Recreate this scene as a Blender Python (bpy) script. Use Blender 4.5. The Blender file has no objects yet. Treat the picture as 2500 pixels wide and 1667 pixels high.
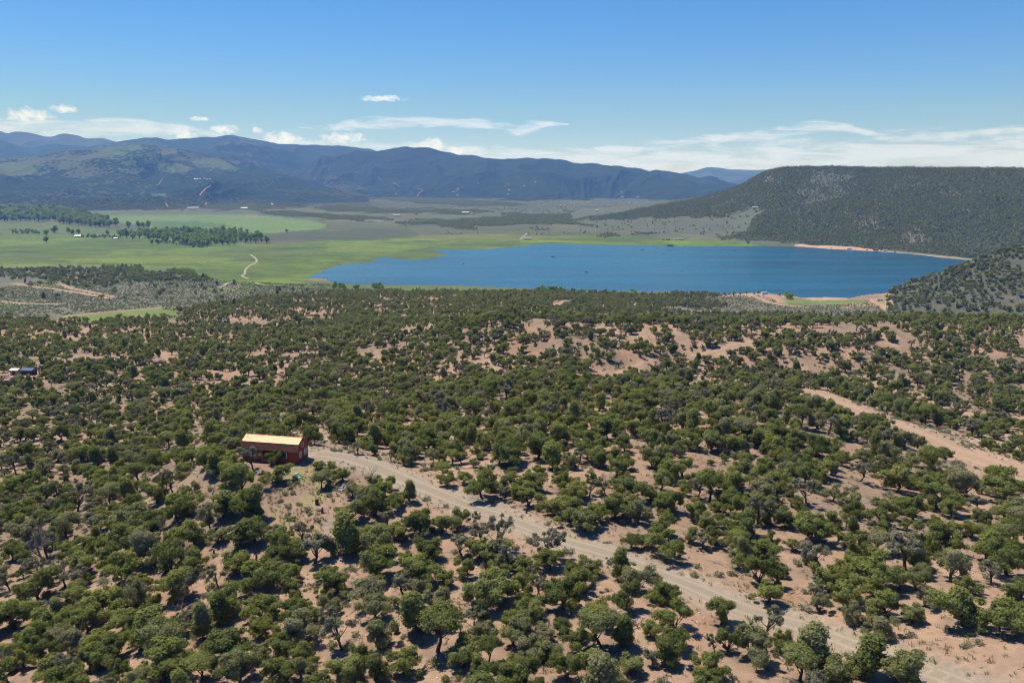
import bpy, math, random
import numpy as np
from mathutils import Vector, Matrix

random.seed(7)
rng = np.random.default_rng(11)
R = math.radians
scene = bpy.context.scene
COL = scene.collection

# ------------------------------------------------------------------ camera
CAMZ = 150.0          # metres above the lake
PITCH = R(11.4)
F = 1947.0            # focal length in pixels of the 2500 px wide photograph
cam = bpy.data.cameras.new("camera")
cam.sensor_width = 36.0
cam.lens = 36.0 * F / 2500.0
cam.clip_start = 0.5
cam.clip_end = 90000.0
cam_ob = bpy.data.objects.new("camera", cam)
cam_ob.location = (0, 0, CAMZ)
cam_ob.rotation_euler = (math.pi / 2 - PITCH, 0, 0)
COL.objects.link(cam_ob)
scene.camera = cam_ob

# ------------------------------------------------------------------ light
SUN_AZ, SUN_EL = R(-49.0), R(61.0)          # azimuth from +Y towards +X
world = bpy.data.worlds.new("World")
scene.world = world
world.use_nodes = True
sun = bpy.data.lights.new("sun", 'SUN')
sun.energy = 4.8
sun.angle = R(0.53)
sun.color = (1.0, 0.955, 0.89)
sun_ob = bpy.data.objects.new("sun", sun)
_s = Vector((math.sin(SUN_AZ) * math.cos(SUN_EL), math.cos(SUN_AZ) * math.cos(SUN_EL), math.sin(SUN_EL)))
sun_ob.rotation_euler = (-_s).to_track_quat('-Z', 'Y').to_euler()
sun_ob.location = (-200, 150, 500)
COL.objects.link(sun_ob)
scene.view_settings.view_transform = 'Standard'
scene.view_settings.look = 'None'
scene.view_settings.exposure = 0.32
scene.view_settings.gamma = 1.0
scene.view_settings.use_curve_mapping = False
cy = scene.cycles
cy.max_bounces = 4
cy.diffuse_bounces = 2
cy.glossy_bounces = 2
cy.transmission_bounces = 2
cy.transparent_max_bounces = 4
cy.volume_bounces = 0
cy.use_denoising = True
cy.filter_width = 1.05
cy.caustics_reflective = False
cy.caustics_refractive = False
HAZE_DENSITY = 9.5e-5
HAZE_COLOR = (0.16, 0.38, 1.0)
SKY_STRENGTH, SKY_SAT, SKY_VAL = .15, 1.30, .66
CLOUD_THIN, CLOUD_PUFF = (4.6, 6.1, 12.6), (5.8, 7.3, 13.2)
SKY_TINT_LOW, SKY_TINT_HIGH = (.95, .99, 1.62), (1.0, 1.0, 1.16)

# ------------------------------------------------------------------ photo geometry helpers
CT, ST = math.cos(PITCH), math.sin(PITCH)
def ray(px, py):
    px = np.asarray(px, float); py = np.asarray(py, float)
    a = (px - 1250.0) / F; b = (833.5 - py) / F
    return a, b * ST + CT, b * CT - ST            # x, y, z (forward = +Y)
def project(x, y, z):
    zz = z - CAMZ
    d = y * CT - zz * ST
    d = np.where(d < 1e-3, 1e-3, d)
    return 1250.0 + F * x / d, 833.5 - F * (y * ST + zz * CT) / d
def at_z(px, py, z=0.0):
    a, b, c = ray(px, py)
    t = (z - CAMZ) / c
    return a * t, b * t
def C1(p): return [(x * .38265, 200 + y * .38265) for x, y in p]
def C2(p): return [(800 + x * .38265, 200 + y * .38265) for x, y in p]
def C3(p): return [(1600 + x * .38265, 250 + y * .38265) for x, y in p]
def C4(p): return [(500 + x * .21259, 980 + y * .21259) for x, y in p]
def C6(p): return [(900 + x * .38265, 700 + y * .38265) for x, y in p]
def C7(p): return [(1600 + x * .38265, 700 + y * .38265) for x, y in p]

# ------------------------------------------------------------------ noise (numpy)
def _h(ix, iy, seed):
    n = (ix.astype(np.int64) * 374761393 + iy.astype(np.int64) * 668265263 + seed * 974711) & 0xffffffff
    n = ((n ^ (n >> 13)) * 1274126177) & 0xffffffff
    n = n ^ (n >> 16)
    return (n & 0xffffff) / float(0xffffff)
def vnoise(x, y, seed=0):
    ix = np.floor(x); iy = np.floor(y)
    fx = x - ix; fy = y - iy
    u = fx * fx * fx * (fx * (fx * 6 - 15) + 10); v = fy * fy * fy * (fy * (fy * 6 - 15) + 10)
    a = _h(ix, iy, seed); b = _h(ix + 1, iy, seed); c = _h(ix, iy + 1, seed); d = _h(ix + 1, iy + 1, seed)
    return (a * (1 - u) + b * u) * (1 - v) + (c * (1 - u) + d * u) * v
def fbm(x, y, octv=4, seed=0, gain=.5):
    s = 0; a = 1.0; t = 0
    for i in range(octv):
        s = s + a * vnoise(x * 2 ** i + 17.3 * i, y * 2 ** i - 9.1 * i, seed + i); t += a; a *= gain
    return s / t * 2 - 1
def ridged(x, y, octv=4, seed=0):
    s = 0; a = 1.0; t = 0
    for i in range(octv):
        n = 1 - np.abs(vnoise(x * 2 ** i + 7.7 * i, y * 2 ** i + 3.1 * i, seed + i) * 2 - 1)
        s = s + a * n * n; t += a; a *= .5
    return s / t
def sstep(a, b, x):
    t = np.clip((x - a) / (b - a), 0, 1)
    return t * t * (3 - 2 * t)
def inpoly(x, y, poly):
    p = np.asarray(poly, float); res = np.zeros(x.shape, bool)
    j = len(p) - 1
    for i in range(len(p)):
        xi, yi = p[i]; xj, yj = p[j]
        if yi != yj:
            c = ((yi > y) != (yj > y)) & (x < (xj - xi) * (y - yi) / (yj - yi) + xi)
            res ^= c
        j = i
    return res
def polydist(x, y, poly, closed=True):
    p = np.asarray(poly, float); d = np.full(x.shape, 1e18)
    n = len(p)
    for i in range(n if closed else n - 1):
        a = p[i]; b = p[(i + 1) % n]; ab = b - a
        t = np.clip(((x - a[0]) * ab[0] + (y - a[1]) * ab[1]) / max(ab @ ab, 1e-9), 0, 1)
        d = np.minimum(d, (x - a[0] - t * ab[0]) ** 2 + (y - a[1] - t * ab[1]) ** 2)
    return np.sqrt(d)

# ------------------------------------------------------------------ materials
def new_mat(name):
    m = bpy.data.materials.new(name); m.use_nodes = True
    nt = m.node_tree; nt.nodes.clear()
    return m, nt
def N(nt, typ, **kw):
    n = nt.nodes.new(typ)
    for k, v in kw.items():
        if k == 'ins':
            for kk, vv in v.items(): n.inputs[kk].default_value = vv
        else: setattr(n, k, v)
    return n
def L(nt, a, b): nt.links.new(a, b)
def math_(nt, op, a, b=None, c=None):
    n = nt.nodes.new('ShaderNodeMath'); n.operation = op
    for i, v in enumerate((a, b, c)):
        if v is None: continue
        if isinstance(v, (int, float)): n.inputs[i].default_value = v
        else: nt.links.new(v, n.inputs[i])
    return n.outputs[0]
def mixc(nt, fac, a, b, mode='MIX'):
    n = nt.nodes.new('ShaderNodeMix'); n.data_type = 'RGBA'; n.blend_type = mode
    for s, v in ((n.inputs[0], fac), (n.inputs[6], a), (n.inputs[7], b)):
        if isinstance(v, (int, float)): s.default_value = v
        elif isinstance(v, tuple): s.default_value = (*v[:3], 1)
        else: nt.links.new(v, s)
    return n.outputs[2]
def ramp(nt, fac, stops):
    n = nt.nodes.new('ShaderNodeValToRGB'); e = n.color_ramp.elements
    while len(e) < len(stops): e.new(0.5)
    for el, (p, c) in zip(e, stops):
        el.position = p; el.color = (c, c, c, 1) if isinstance(c, (int, float)) else (*c, 1)
    if not isinstance(fac, (int, float)): nt.links.new(fac, n.inputs[0])
    return n.outputs[0]
def noise(nt, vec, scale, detail=4, rough=.55, dist=0):
    n = nt.nodes.new('ShaderNodeTexNoise'); n.inputs['Scale'].default_value = scale
    n.inputs['Detail'].default_value = detail; n.inputs['Roughness'].default_value = rough
    n.inputs['Distortion'].default_value = dist
    if vec is not None: nt.links.new(vec, n.inputs['Vector'])
    return n.outputs[0]
def plain(name, col, rough=.7, metal=0.0, var=.15, scale=3.0, spec=.4, bump=0):
    m, nt = new_mat(name)
    o = N(nt, 'ShaderNodeOutputMaterial'); b = N(nt, 'ShaderNodeBsdfPrincipled')
    tc = N(nt, 'ShaderNodeTexCoord')
    f = noise(nt, tc.outputs['Object'], scale, 4)
    c = mixc(nt, f, tuple(x * (1 - var) for x in col), tuple(min(1, x * (1 + var)) for x in col))
    L(nt, c, b.inputs['Base Color'])
    b.inputs['Roughness'].default_value = rough; b.inputs['Metallic'].default_value = metal
    b.inputs['Specular IOR Level'].default_value = spec
    if bump:
        bp = N(nt, 'ShaderNodeBump', ins={'Strength': bump, 'Distance': .05}); L(nt, f, bp.inputs['Height']); L(nt, bp.outputs[0], b.inputs['Normal'])
    L(nt, b.outputs[0], o.inputs[0])
    return m

# ------------------------------------------------------------------ sky
nt = world.node_tree; nt.nodes.clear()
wo = N(nt, 'ShaderNodeOutputWorld'); bg = N(nt, 'ShaderNodeBackground'); bg.inputs[1].default_value = SKY_STRENGTH
sky = N(nt, 'ShaderNodeTexSky'); sky.sky_type = 'NISHITA'; sky.sun_disc = False
sky.sun_elevation = SUN_EL; sky.sun_rotation = SUN_AZ; sky.altitude = 2400; sky.air_density = 1.0; sky.dust_density = 0.05; sky.ozone_density = 4.0
tc = N(nt, 'ShaderNodeTexCoord'); sp = N(nt, 'ShaderNodeSeparateXYZ'); L(nt, tc.outputs['Generated'], sp.inputs[0])
azn = math_(nt, 'ARCTAN2', sp.outputs[0], sp.outputs[1]); eln = math_(nt, 'ARCSINE', sp.outputs[2])
azu = math_(nt, 'MULTIPLY_ADD', azn, 1 / 2.2, .5)
ae = N(nt, 'ShaderNodeCombineXYZ'); L(nt, azn, ae.inputs[0]); L(nt, math_(nt, 'MULTIPLY', eln, 5.5), ae.inputs[1])
streak = noise(nt, ae.outputs[0], 15.0, 6, .66, .8)
ae2 = N(nt, 'ShaderNodeCombineXYZ'); L(nt, azn, ae2.inputs[0]); L(nt, math_(nt, 'MULTIPLY', eln, 1.4), ae2.inputs[1])
puff = noise(nt, ae2.outputs[0], 95.0, 5, .65)
def aeof(px, py):
    a, b, c = ray(px, py); return math.atan2(float(a), float(b)), math.atan2(float(c), float(np.hypot(a, b)))
def cloud_layer(stops):
    """stops: (px, centre y, half height): a layer of cloud round the horizon; outside the frame it simply goes on"""
    n = nt.nodes.new('ShaderNodeValToRGB'); e = n.color_ramp.elements
    e.remove(e[1])
    for i, (px, py, h) in enumerate(stops):
        a, v = aeof(px, py); p = .5 + a / 2.2
        if i == 0: el = e[0]; el.position = p
        else: el = e.new(p)
        el.color = (v * 4.0, h / F * 20.0, 0, 1)
    L(nt, azu, n.inputs[0]); s = N(nt, 'ShaderNodeSeparateColor'); L(nt, n.outputs[0], s.inputs[0])
    d = math_(nt, 'SUBTRACT', eln, math_(nt, 'MULTIPLY', s.outputs[0], .25))
    q = math_(nt, 'DIVIDE', d, math_(nt, 'MAXIMUM', math_(nt, 'MULTIPLY', s.outputs[1], .05), .00035))
    gone = math_(nt, 'MULTIPLY', math_(nt, 'LESS_THAN', s.outputs[1], .022), -6.0)
    return math_(nt, 'ADD', math_(nt, 'SUBTRACT', 1.0, math_(nt, 'MULTIPLY', q, q)), gone)
def blobs(lst):
    st = []
    for px, py, rx, ry in lst: st += [(px - rx, py, 0), (px - rx * .5, py, ry * .85), (px + rx * .5, py, ry * .85), (px + rx, py, 0)]
    return st
low = cloud_layer([(-900, 330, 20), (-50, 318, 24), (150, 314, 24), (330, 308, 20), (455, 315, 10), (600, 345, 6), (800, 350, 8), (950, 362, 14), (1200, 376, 20), (1400, 388, 20), (1600, 396, 30), (1750, 390, 38), (1950, 384, 44), (2200, 378, 50), (2450, 380, 52), (2900, 376, 50), (3600, 370, 30)])
high = cloud_layer([(-900, 290, 12), (-200, 285, 4), (700, 312, 0), (790, 311, 7), (900, 304, 15), (1030, 300, 15), (1080, 300, 9), (1180, 302, 12), (1270, 312, 20), (1330, 305, 8), (1400, 304, 1), (1450, 365, 1), (1500, 362, 14), (1590, 358, 18), (1680, 345, 10), (1760, 340, 12), (1900, 325, 16), (2000, 310, 14), (2080, 315, 8), (2180, 345, 14), (2290, 340, 18), (2400, 325, 9), (2480, 318, 11), (2700, 310, 12), (3600, 300, 12)])
def puffball(px, py, rx, ry):
    a, e = aeof(px, py)
    dx = math_(nt, 'MULTIPLY', math_(nt, 'SUBTRACT', azn, a), F / rx); dy = math_(nt, 'MULTIPLY', math_(nt, 'SUBTRACT', eln, e), F / ry)
    return math_(nt, 'SUBTRACT', 1.0, math_(nt, 'MULTIPLY_ADD', dx, dx, math_(nt, 'MULTIPLY', dy, dy)))
cum = None
for q in ((72, 283, 48, 17), (157, 267, 27, 10), (452, 325, 26, 17), (545, 316, 36, 12), (628, 318, 14, 9), (690, 340, 50, 18), (840, 338, 58, 14), (938, 241, 56, 8), (1050, 357, 40, 20), (1110, 368, 40, 12), (487, 291, 22, 6)):
    b_ = puffball(*q); cum = b_ if cum is None else math_(nt, 'MAXIMUM', cum, b_)
thinm = math_(nt, 'MULTIPLY_ADD', math_(nt, 'MAXIMUM', low, high), .55, math_(nt, 'MULTIPLY_ADD', streak, 3.2, -1.66))
thinf = ramp(nt, thinm, [(0.0, 0.0), (.25, .36), (.6, .80), (1.0, .96)])
cumm = math_(nt, 'MULTIPLY_ADD', cum, .8, math_(nt, 'MULTIPLY_ADD', puff, 3.0, -1.55))
cumf = ramp(nt, cumm, [(.0, 0.0), (.3, .45), (.8, .97)])
cf = math_(nt, 'MAXIMUM', thinf, cumf)
hs = N(nt, 'ShaderNodeHueSaturation', ins={'Saturation': SKY_SAT, 'Value': SKY_VAL}); L(nt, sky.outputs[0], hs.inputs['Color'])
ccol = mixc(nt, cumf, CLOUD_THIN, CLOUD_PUFF)
L(nt, mixc(nt, cf, mixc(nt, 1.0, hs.outputs[0], mixc(nt, ramp(nt, math_(nt, 'MULTIPLY', math_(nt, 'ABSOLUTE', eln), 3.2), [(0.0, 0.0), (1.0, 1.0)]), SKY_TINT_LOW, SKY_TINT_HIGH), 'MULTIPLY'), ccol), bg.inputs[0]); L(nt, bg.outputs[0], wo.inputs[0])

def ground_material():
    m, nt = new_mat("earth")
    o = N(nt, 'ShaderNodeOutputMaterial'); b = N(nt, 'ShaderNodeBsdfPrincipled')
    b.inputs['Roughness'].default_value = .95; b.inputs['Specular IOR Level'].default_value = .08
    at = N(nt, 'ShaderNodeAttribute', attribute_name='cover')
    sg = N(nt, 'ShaderNodeAttribute', attribute_name='sage')
    gr = N(nt, 'ShaderNodeAttribute', attribute_name='grass')
    geo = N(nt, 'ShaderNodeNewGeometry'); P = geo.outputs['Position']
    n1 = noise(nt, P, .09, 5, .6); n2 = noise(nt, P, .9, 6, .7); n3 = noise(nt, P, .012, 4)
    k = math_(nt, 'MULTIPLY_ADD', n2, .9, .35)
    k = math_(nt, 'MULTIPLY_ADD', n1, .5, math_(nt, 'SUBTRACT', k, .05))
    k = math_(nt, 'MULTIPLY', k, math_(nt, 'MULTIPLY_ADD', n3, .3, .86))
    cm = N(nt, 'ShaderNodeCombineXYZ')
    for i in range(3): L(nt, k, cm.inputs[i])
    col = mixc(nt, 1.0, at.outputs['Color'], cm.outputs[0], 'MULTIPLY')
    # small pale stones and dark twigs on bare soil
    v = N(nt, 'ShaderNodeTexVoronoi', ins={'Scale': 1.7}); L(nt, P, v.inputs['Vector'])
    st = ramp(nt, v.outputs['Distance'], [(0.0, 1.0), (.13, 1.0), (.17, 0.0)])
    bare = math_(nt, 'SUBTRACT', 1.0, math_(nt, 'MAXIMUM', sg.outputs['Fac'], gr.outputs['Fac']))
    pick = ramp(nt, noise(nt, P, .25, 3), [(.5, 0.0), (.62, .55)])
    f = math_(nt, 'MULTIPLY', math_(nt, 'MULTIPLY', st, pick), bare)
    col = mixc(nt, f, col, (.36, .30, .25))
    vd = N(nt, 'ShaderNodeTexVoronoi', ins={'Scale': .8}); L(nt, P, vd.inputs['Vector'])
    fd = math_(nt, 'MULTIPLY', ramp(nt, vd.outputs['Distance'], [(.12, 1.0), (.3, 0.0)]), math_(nt, 'MULTIPLY', ramp(nt, noise(nt, P, .06, 4, .6), [(.45, 0.0), (.6, .8)]), bare))
    col = mixc(nt, fd, col, (.13, .115, .075))
    # sagebrush speckle: clumps about 1-2 m across
    v2 = N(nt, 'ShaderNodeTexVoronoi', ins={'Scale': .42, 'Randomness': 1.0}); L(nt, P, v2.inputs['Vector'])
    c2 = ramp(nt, v2.outputs['Distance'], [(.25, 1.0), (.62, 0.0)])
    sgk = mixc(nt, noise(nt, P, .4, 2), (.055, .066, .042), (.11, .12, .085))
    f2 = math_(nt, 'MULTIPLY', c2, sg.outputs['Fac'])
    col = mixc(nt, f2, col, sgk)
    # grass streaks
    gcol = mixc(nt, noise(nt, P, .035, 6, .65), (.55, .58, .7), (1.5, 1.42, 1.2))
    col = mixc(nt, gr.outputs['Fac'], col, mixc(nt, 1.0, col, gcol, 'MULTIPLY'))
    mpg = N(nt, 'ShaderNodeMapping'); mpg.inputs['Scale'].default_value = (.006, .022, .01); mpg.inputs['Rotation'].default_value = (0, 0, .25); L(nt, P, mpg.inputs[0])
    gs = ramp(nt, noise(nt, mpg.outputs[0], 1.0, 7, .7, .4), [(.3, (.62, .68, .72)), (.5, (1.0, 1.0, 1.0)), (.7, (1.42, 1.28, .95))])
    col = mixc(nt, gr.outputs['Fac'], col, mixc(nt, 1.0, col, gs, 'MULTIPLY'))
    L(nt, col, b.inputs['Base Color'])
    bp = N(nt, 'ShaderNodeBump', ins={'Strength': .5, 'Distance': .35})
    hh = math_(nt, 'ADD', n2, math_(nt, 'MULTIPLY', f2, 1.5))
    L(nt, hh, bp.inputs['Height']); L(nt, bp.outputs[0], b.inputs['Normal'])
    L(nt, b.outputs[0], o.inputs[0])
    return m

def hill_material(name, tree_scale, forest_a, forest_b, bumpd):
    m, nt = new_mat(name)
    o = N(nt, 'ShaderNodeOutputMaterial'); b = N(nt, 'ShaderNodeBsdfPrincipled')
    b.inputs['Roughness'].default_value = 1.0; b.inputs['Specular IOR Level'].default_value = .02
    at = N(nt, 'ShaderNodeAttribute', attribute_name='cover')
    fo = N(nt, 'ShaderNodeAttribute', attribute_name='forest')
    geo = N(nt, 'ShaderNodeNewGeometry'); P = geo.outputs['Position']
    v = N(nt, 'ShaderNodeTexVoronoi', ins={'Scale': tree_scale}); L(nt, P, v.inputs['Vector'])
    n1 = noise(nt, P, tree_scale * .12, 5, .65)
    dens = math_(nt, 'MULTIPLY_ADD', n1, .9, math_(nt, 'MULTIPLY_ADD', fo.outputs['Fac'], 1.5, -.95))
    tr = math_(nt, 'SUBTRACT', dens, math_(nt, 'MULTIPLY', v.outputs['Distance'], .55))
    f = ramp(nt, tr, [(.12, 0.0), (.3, 1.0)])
    fc = mixc(nt, noise(nt, P, tree_scale * .3, 3), forest_a, forest_b)
    gc = mixc(nt, 1.0, at.outputs['Color'], mixc(nt, n1, (.8, .8, .8), (1.2, 1.2, 1.2)), 'MULTIPLY')
    col = mixc(nt, f, gc, fc)
    L(nt, col, b.inputs['Base Color'])
    bp = N(nt, 'ShaderNodeBump', ins={'Strength': .8, 'Distance': bumpd})
    L(nt, math_(nt, 'MULTIPLY', f, math_(nt, 'SUBTRACT', 1.0, v.outputs['Distance'])), bp.inputs['Height']); L(nt, bp.outputs[0], b.inputs['Normal'])
    L(nt, b.outputs[0], o.inputs[0])
    return m

def leaf_material(name, stops, trans=.22, scale=1.2):
    m, nt = new_mat(name)
    o = N(nt, 'ShaderNodeOutputMaterial')
    oi = N(nt, 'ShaderNodeObjectInfo'); tc = N(nt, 'ShaderNodeTexCoord')
    c = ramp(nt, oi.outputs['Random'], stops)
    n = noise(nt, tc.outputs['Object'], scale, 3, .6)
    n2 = noise(nt, tc.outputs['Object'], 9.0, 2, .6)
    k = math_(nt, 'MULTIPLY_ADD', n, 1.1, math_(nt, 'MULTIPLY_ADD', n2, 1.1, -.08))
    cm = N(nt, 'ShaderNodeCombineXYZ')
    for i in range(3): L(nt, k, cm.inputs[i])
    col = mixc(nt, 1.0, c, cm.outputs[0], 'MULTIPLY')
    d = N(nt, 'ShaderNodeBsdfDiffuse'); t = N(nt, 'ShaderNodeBsdfTranslucent'); mx = N(nt, 'ShaderNodeMixShader', ins={0: trans})
    L(nt, col, d.inputs[0]); L(nt, mixc(nt, 1.0, col, (1.35, 1.3, .55), 'MULTIPLY'), t.inputs[0])
    L(nt, d.outputs[0], mx.inputs[1]); L(nt, t.outputs[0], mx.inputs[2]); L(nt, mx.outputs[0], o.inputs[0])
    return m

M = {}
M['earth'] = ground_material()
M['mesa'] = M['earth']
M['juniper'] = leaf_material('juniper_foliage', [(0.0, (.155, .178, .064)), (.3, (.215, .240, .082)), (.6, (.270, .290, .098)), (.85, (.245, .254, .128)), (1.0, (.300, .288, .185))], .46)
M['sparse'] = leaf_material('grey_green_foliage', [(0.0, (.200, .196, .125)), (1.0, (.250, .235, .165))])
M['cottonwood'] = leaf_material('cottonwood_foliage', [(0.0, (.185, .255, .070)), (.5, (.225, .300, .080)), (1.0, (.270, .340, .090))], .5, .4)
M['sage'] = leaf_material('sagebrush_foliage', [(0.0, (.22, .23, .16)), (.6, (.28, .285, .205)), (1.0, (.20, .23, .11))], .3)
M['brightbush'] = leaf_material('bright_green_foliage', [(0.0, (.10, .17, .03)), (1.0, (.13, .20, .04))])
M['drygrass'] = leaf_material('dry_grass_blades', [(0.0, (.24, .21, .09)), (.5, (.16, .19, .07)), (1.0, (.27, .24, .12))])
M['bark'] = plain('juniper_bark', (.085, .065, .052), .95, 0, .4, 4)
M['deadwood'] = plain('weathered_dead_wood', (.23, .20, .175), .95, 0, .35, 5)
M['greywood'] = plain('grey_twigs', (.20, .17, .145), .95, 0, .35, 5)

# ------------------------------------------------------------------ mesh / object helpers
def mesh_np(name, V, Fc, mats=(), smooth=False, midx=None):
    """Fc: list of arrays (n,3) or (n,4)"""
    me = bpy.data.meshes.new(name)
    V = np.asarray(V, np.float32)
    if not isinstance(Fc, (list, tuple)): Fc = [Fc]
    Fc = [np.asarray(f, np.int32) for f in Fc if len(f)]
    loops = np.concatenate([f.ravel() for f in Fc]) if Fc else np.zeros(0, np.int32)
    tot = np.concatenate([np.full(len(f), f.shape[1], np.int32) for f in Fc]) if Fc else np.zeros(0, np.int32)
    st = np.concatenate([[0], np.cumsum(tot)[:-1]]).astype(np.int32) if len(tot) else tot
    me.vertices.add(len(V)); me.vertices.foreach_set('co', V.ravel())
    me.loops.add(len(loops)); me.loops.foreach_set('vertex_index', loops)
    me.polygons.add(len(tot)); me.polygons.foreach_set('loop_start', st); me.polygons.foreach_set('loop_total', tot)
    for m in mats: me.materials.append(m)
    if midx is not None: me.polygons.foreach_set('material_index', np.asarray(midx, np.int32))
    me.update(calc_edges=True)
    if smooth: me.polygons.foreach_set('use_smooth', np.ones(len(tot), bool))
    me.validate(clean_customdata=False)
    return me
def link(name, data, parent=None, loc=None, rot=None, scale=None):
    o = bpy.data.objects.new(name, data); COL.objects.link(o)
    if parent: o.parent = parent
    if loc is not None: o.location = loc
    if rot is not None: o.rotation_euler = rot
    if scale is not None: o.scale = scale
    return o
def tag(o, label=None, cat=None, group=None, kind=None):
    if label: o['label'] = label
    if cat: o['category'] = cat
    if group: o['group'] = group
    if kind: o['kind'] = kind
    return o
class MB:
    def __init__(s): s.v = []; s.f = []
    def add(s, v, f):
        n = len(s.v); s.v += [tuple(p) for p in v]; s.f += [tuple(i + n for i in q) for q in f]; return s
    def box(s, x0, x1, y0, y1, z0, z1):
        return s.add([(x0, y0, z0), (x1, y0, z0), (x1, y1, z0), (x0, y1, z0), (x0, y0, z1), (x1, y0, z1), (x1, y1, z1), (x0, y1, z1)],
                     [(0, 3, 2, 1), (4, 5, 6, 7), (0, 1, 5, 4), (1, 2, 6, 5), (2, 3, 7, 6), (3, 0, 4, 7)])
    def prism(s, prof, x0, x1, axis='x'):
        n = len(prof)
        if axis == 'x': v = [(x0, a, b) for a, b in prof] + [(x1, a, b) for a, b in prof]
        else: v = [(a, x0, b) for a, b in prof] + [(a, x1, b) for a, b in prof]
        f = [tuple(range(n - 1, -1, -1)), tuple(range(n, 2 * n))] + [(i, (i + 1) % n, n + (i + 1) % n, n + i) for i in range(n)]
        return s.add(v, f)
    def tube(s, pts, rad, sides=8, cap=True):
        V, Fq = tube_arrays(np.array(pts, float), rad, sides)
        n = len(pts)
        f = [tuple(q) for q in Fq]
        if cap:
            f += [tuple(range(sides - 1, -1, -1)), tuple(range((n - 1) * sides, n * sides))]
        return s.add(V, f)
    def build(s, name, mat, parent=None, loc=None, rot=None, smooth=False):
        me = bpy.data.meshes.new(name); me.from_pydata(s.v, [], s.f); me.materials.append(mat); me.update()
        if smooth:
            for p in me.polygons: p.use_smooth = True
        return link(name, me, parent, loc, rot)
def tube_arrays(pts, rad, sides=6):
    pts = np.asarray(pts, float); n = len(pts)
    rad = np.full(n, rad) if np.isscalar(rad) else np.asarray(rad, float)
    tan = np.gradient(pts, axis=0); tan /= np.linalg.norm(tan, axis=1)[:, None] + 1e-9
    ref = np.where(np.abs(tan[:, 2:3]) > .9, np.array([[1., 0, 0]]), np.array([[0, 0, 1.]]))
    u = np.cross(tan, ref); u /= np.linalg.norm(u, axis=1)[:, None] + 1e-9
    w = np.cross(tan, u)
    a = np.linspace(0, 2 * np.pi, sides, endpoint=False)
    V = pts[:, None, :] + rad[:, None, None] * (np.cos(a)[None, :, None] * u[:, None, :] + np.sin(a)[None, :, None] * w[:, None, :])
    i = np.arange(n - 1)[:, None] * sides; j = np.arange(sides)[None, :]; j2 = (j + 1) % sides
    Fq = np.stack([i + j, i + j2, i + sides + j2, i + sides + j], -1).reshape(-1, 4)
    return V.reshape(-1, 3), Fq
def join_arrays(parts):
    V = []; Fs = []; n = 0
    for v, f in parts:
        V.append(v); Fs.append(np.asarray(f) + n); n += len(v)
    return np.concatenate(V), np.concatenate(Fs)

# ================================================================== TERRAIN
LAKE_PX = (C1([(1950, 1250), (2100, 1190), (2200, 1165), (2352, 1150)])
           + C2([(300, 1150), (318, 1121), (380, 1118), (440, 1120), (530, 1133), (620, 1133), (700, 1118), (770, 1105), (720, 1090), (680, 1072), (800, 1068), (1000, 1068), (1100, 1062), (1280, 1045), (1330, 1033), (1500, 1035), (1800, 1040), (2100, 1045)])
           + C3([(0, 915), (300, 918), (700, 917), (900, 920), (1100, 935), (1300, 945), (1500, 955), (1700, 975), (1850, 995), (2030, 1008), (2250, 1025), (2300, 1060), (2000, 1120), (1750, 1160), (1600, 1195), (1480, 1212), (1300, 1235), (1240, 1247), (1100, 1243), (960, 1245), (900, 1238), (820, 1230), (700, 1215), (400, 1218)])
           + C2([(2352, 1340), (2000, 1335), (1600, 1330), (1300, 1320), (1100, 1310), (800, 1297), (500, 1297), (200, 1295), (60, 1285)])
           + C1([(2140, 1285), (2050, 1250)]))
LAKE_XY = np.array([at_z(px, py, 0.0) for px, py in LAKE_PX])

ctrl = []
def cp(px, py, Y=None, z=None):
    a, b, c = ray(px, py)
    t = Y / b if z is None else (z - CAMZ) / c
    ctrl.append((a * t, b * t, CAMZ + c * t))
for px in (-350, 0):
    for py, Y in ((1667, 85), (1400, 120), (1200, 175), (1000, 270), (900, 355), (800, 530), (775, 600)): cp(px, py, Y)
    cp(px, 720, 880); cp(px, 668, 1150)
cp(0, 640, z=4); cp(-350, 640, z=4)
for py, Y in ((1667, 78), (1400, 108), (1200, 150), (1050, 225), (900, 352), (800, 545), (765, 640), (720, 880), (680, 1130)): cp(350, py, Y)
for py, Y in ((1667, 75), (1400, 100), (1200, 126), (1130, 138), (1085, 152), (1000, 250), (900, 350), (800, 560), (740, 750), (700, 1050)): cp(700, py, Y)
cp(560, 1120, 142); cp(860, 1125, 139); cp(640, 1125, 139)
for py, Y in ((1667, 72), (1270, 113), (1100, 150), (1000, 200), (940, 245), (915, 300), (880, 335), (780, 400), (760, 600), (720, 830), (706, 1070)): cp(1250, py, Y)
for py, Y in ((1080, 165), (1000, 225), (930, 300), (860, 370), (800, 470), (760, 640), (710, 960)): cp(1000, py, Y)
for py, Y in ((1667, 70), (1420, 93), (1200, 126), (1000, 200), (955, 235), (928, 300), (880, 335), (788, 410), (752, 760), (725, 950)): cp(1600, py, Y)
for py, Y in ((1667, 70), (1560, 80), (1300, 112), (1100, 160), (1000, 205), (965, 265), (900, 320), (790, 420)): cp(1900, py, Y)
for py, Y in ((1667, 68), (1400, 95), (1200, 140), (1075, 195), (1012, 252), (1000, 262), (900, 320), (790, 420)): cp(2250, py, Y)
for px in (2500, 2850):
    for py, Y in ((1667, 66), (1400, 97), (1150, 175), (1030, 245), (900, 330), (790, 430)): cp(px, py, Y)
for px, zz in ((1250, 58), (1600, 52), (1900, 40), (2250, 40), (2500, 40), (2850, 40)):      # hollow behind the middle ridge
    a, b, c = ray(px, 790); t = (520 if px < 1700 else 600) / b; ctrl.append((a * t, b * t, zz))
for px in (1900, 2250, 2500, 2850): cp(px, 764, z=7); cp(px, 745, z=3)
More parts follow.
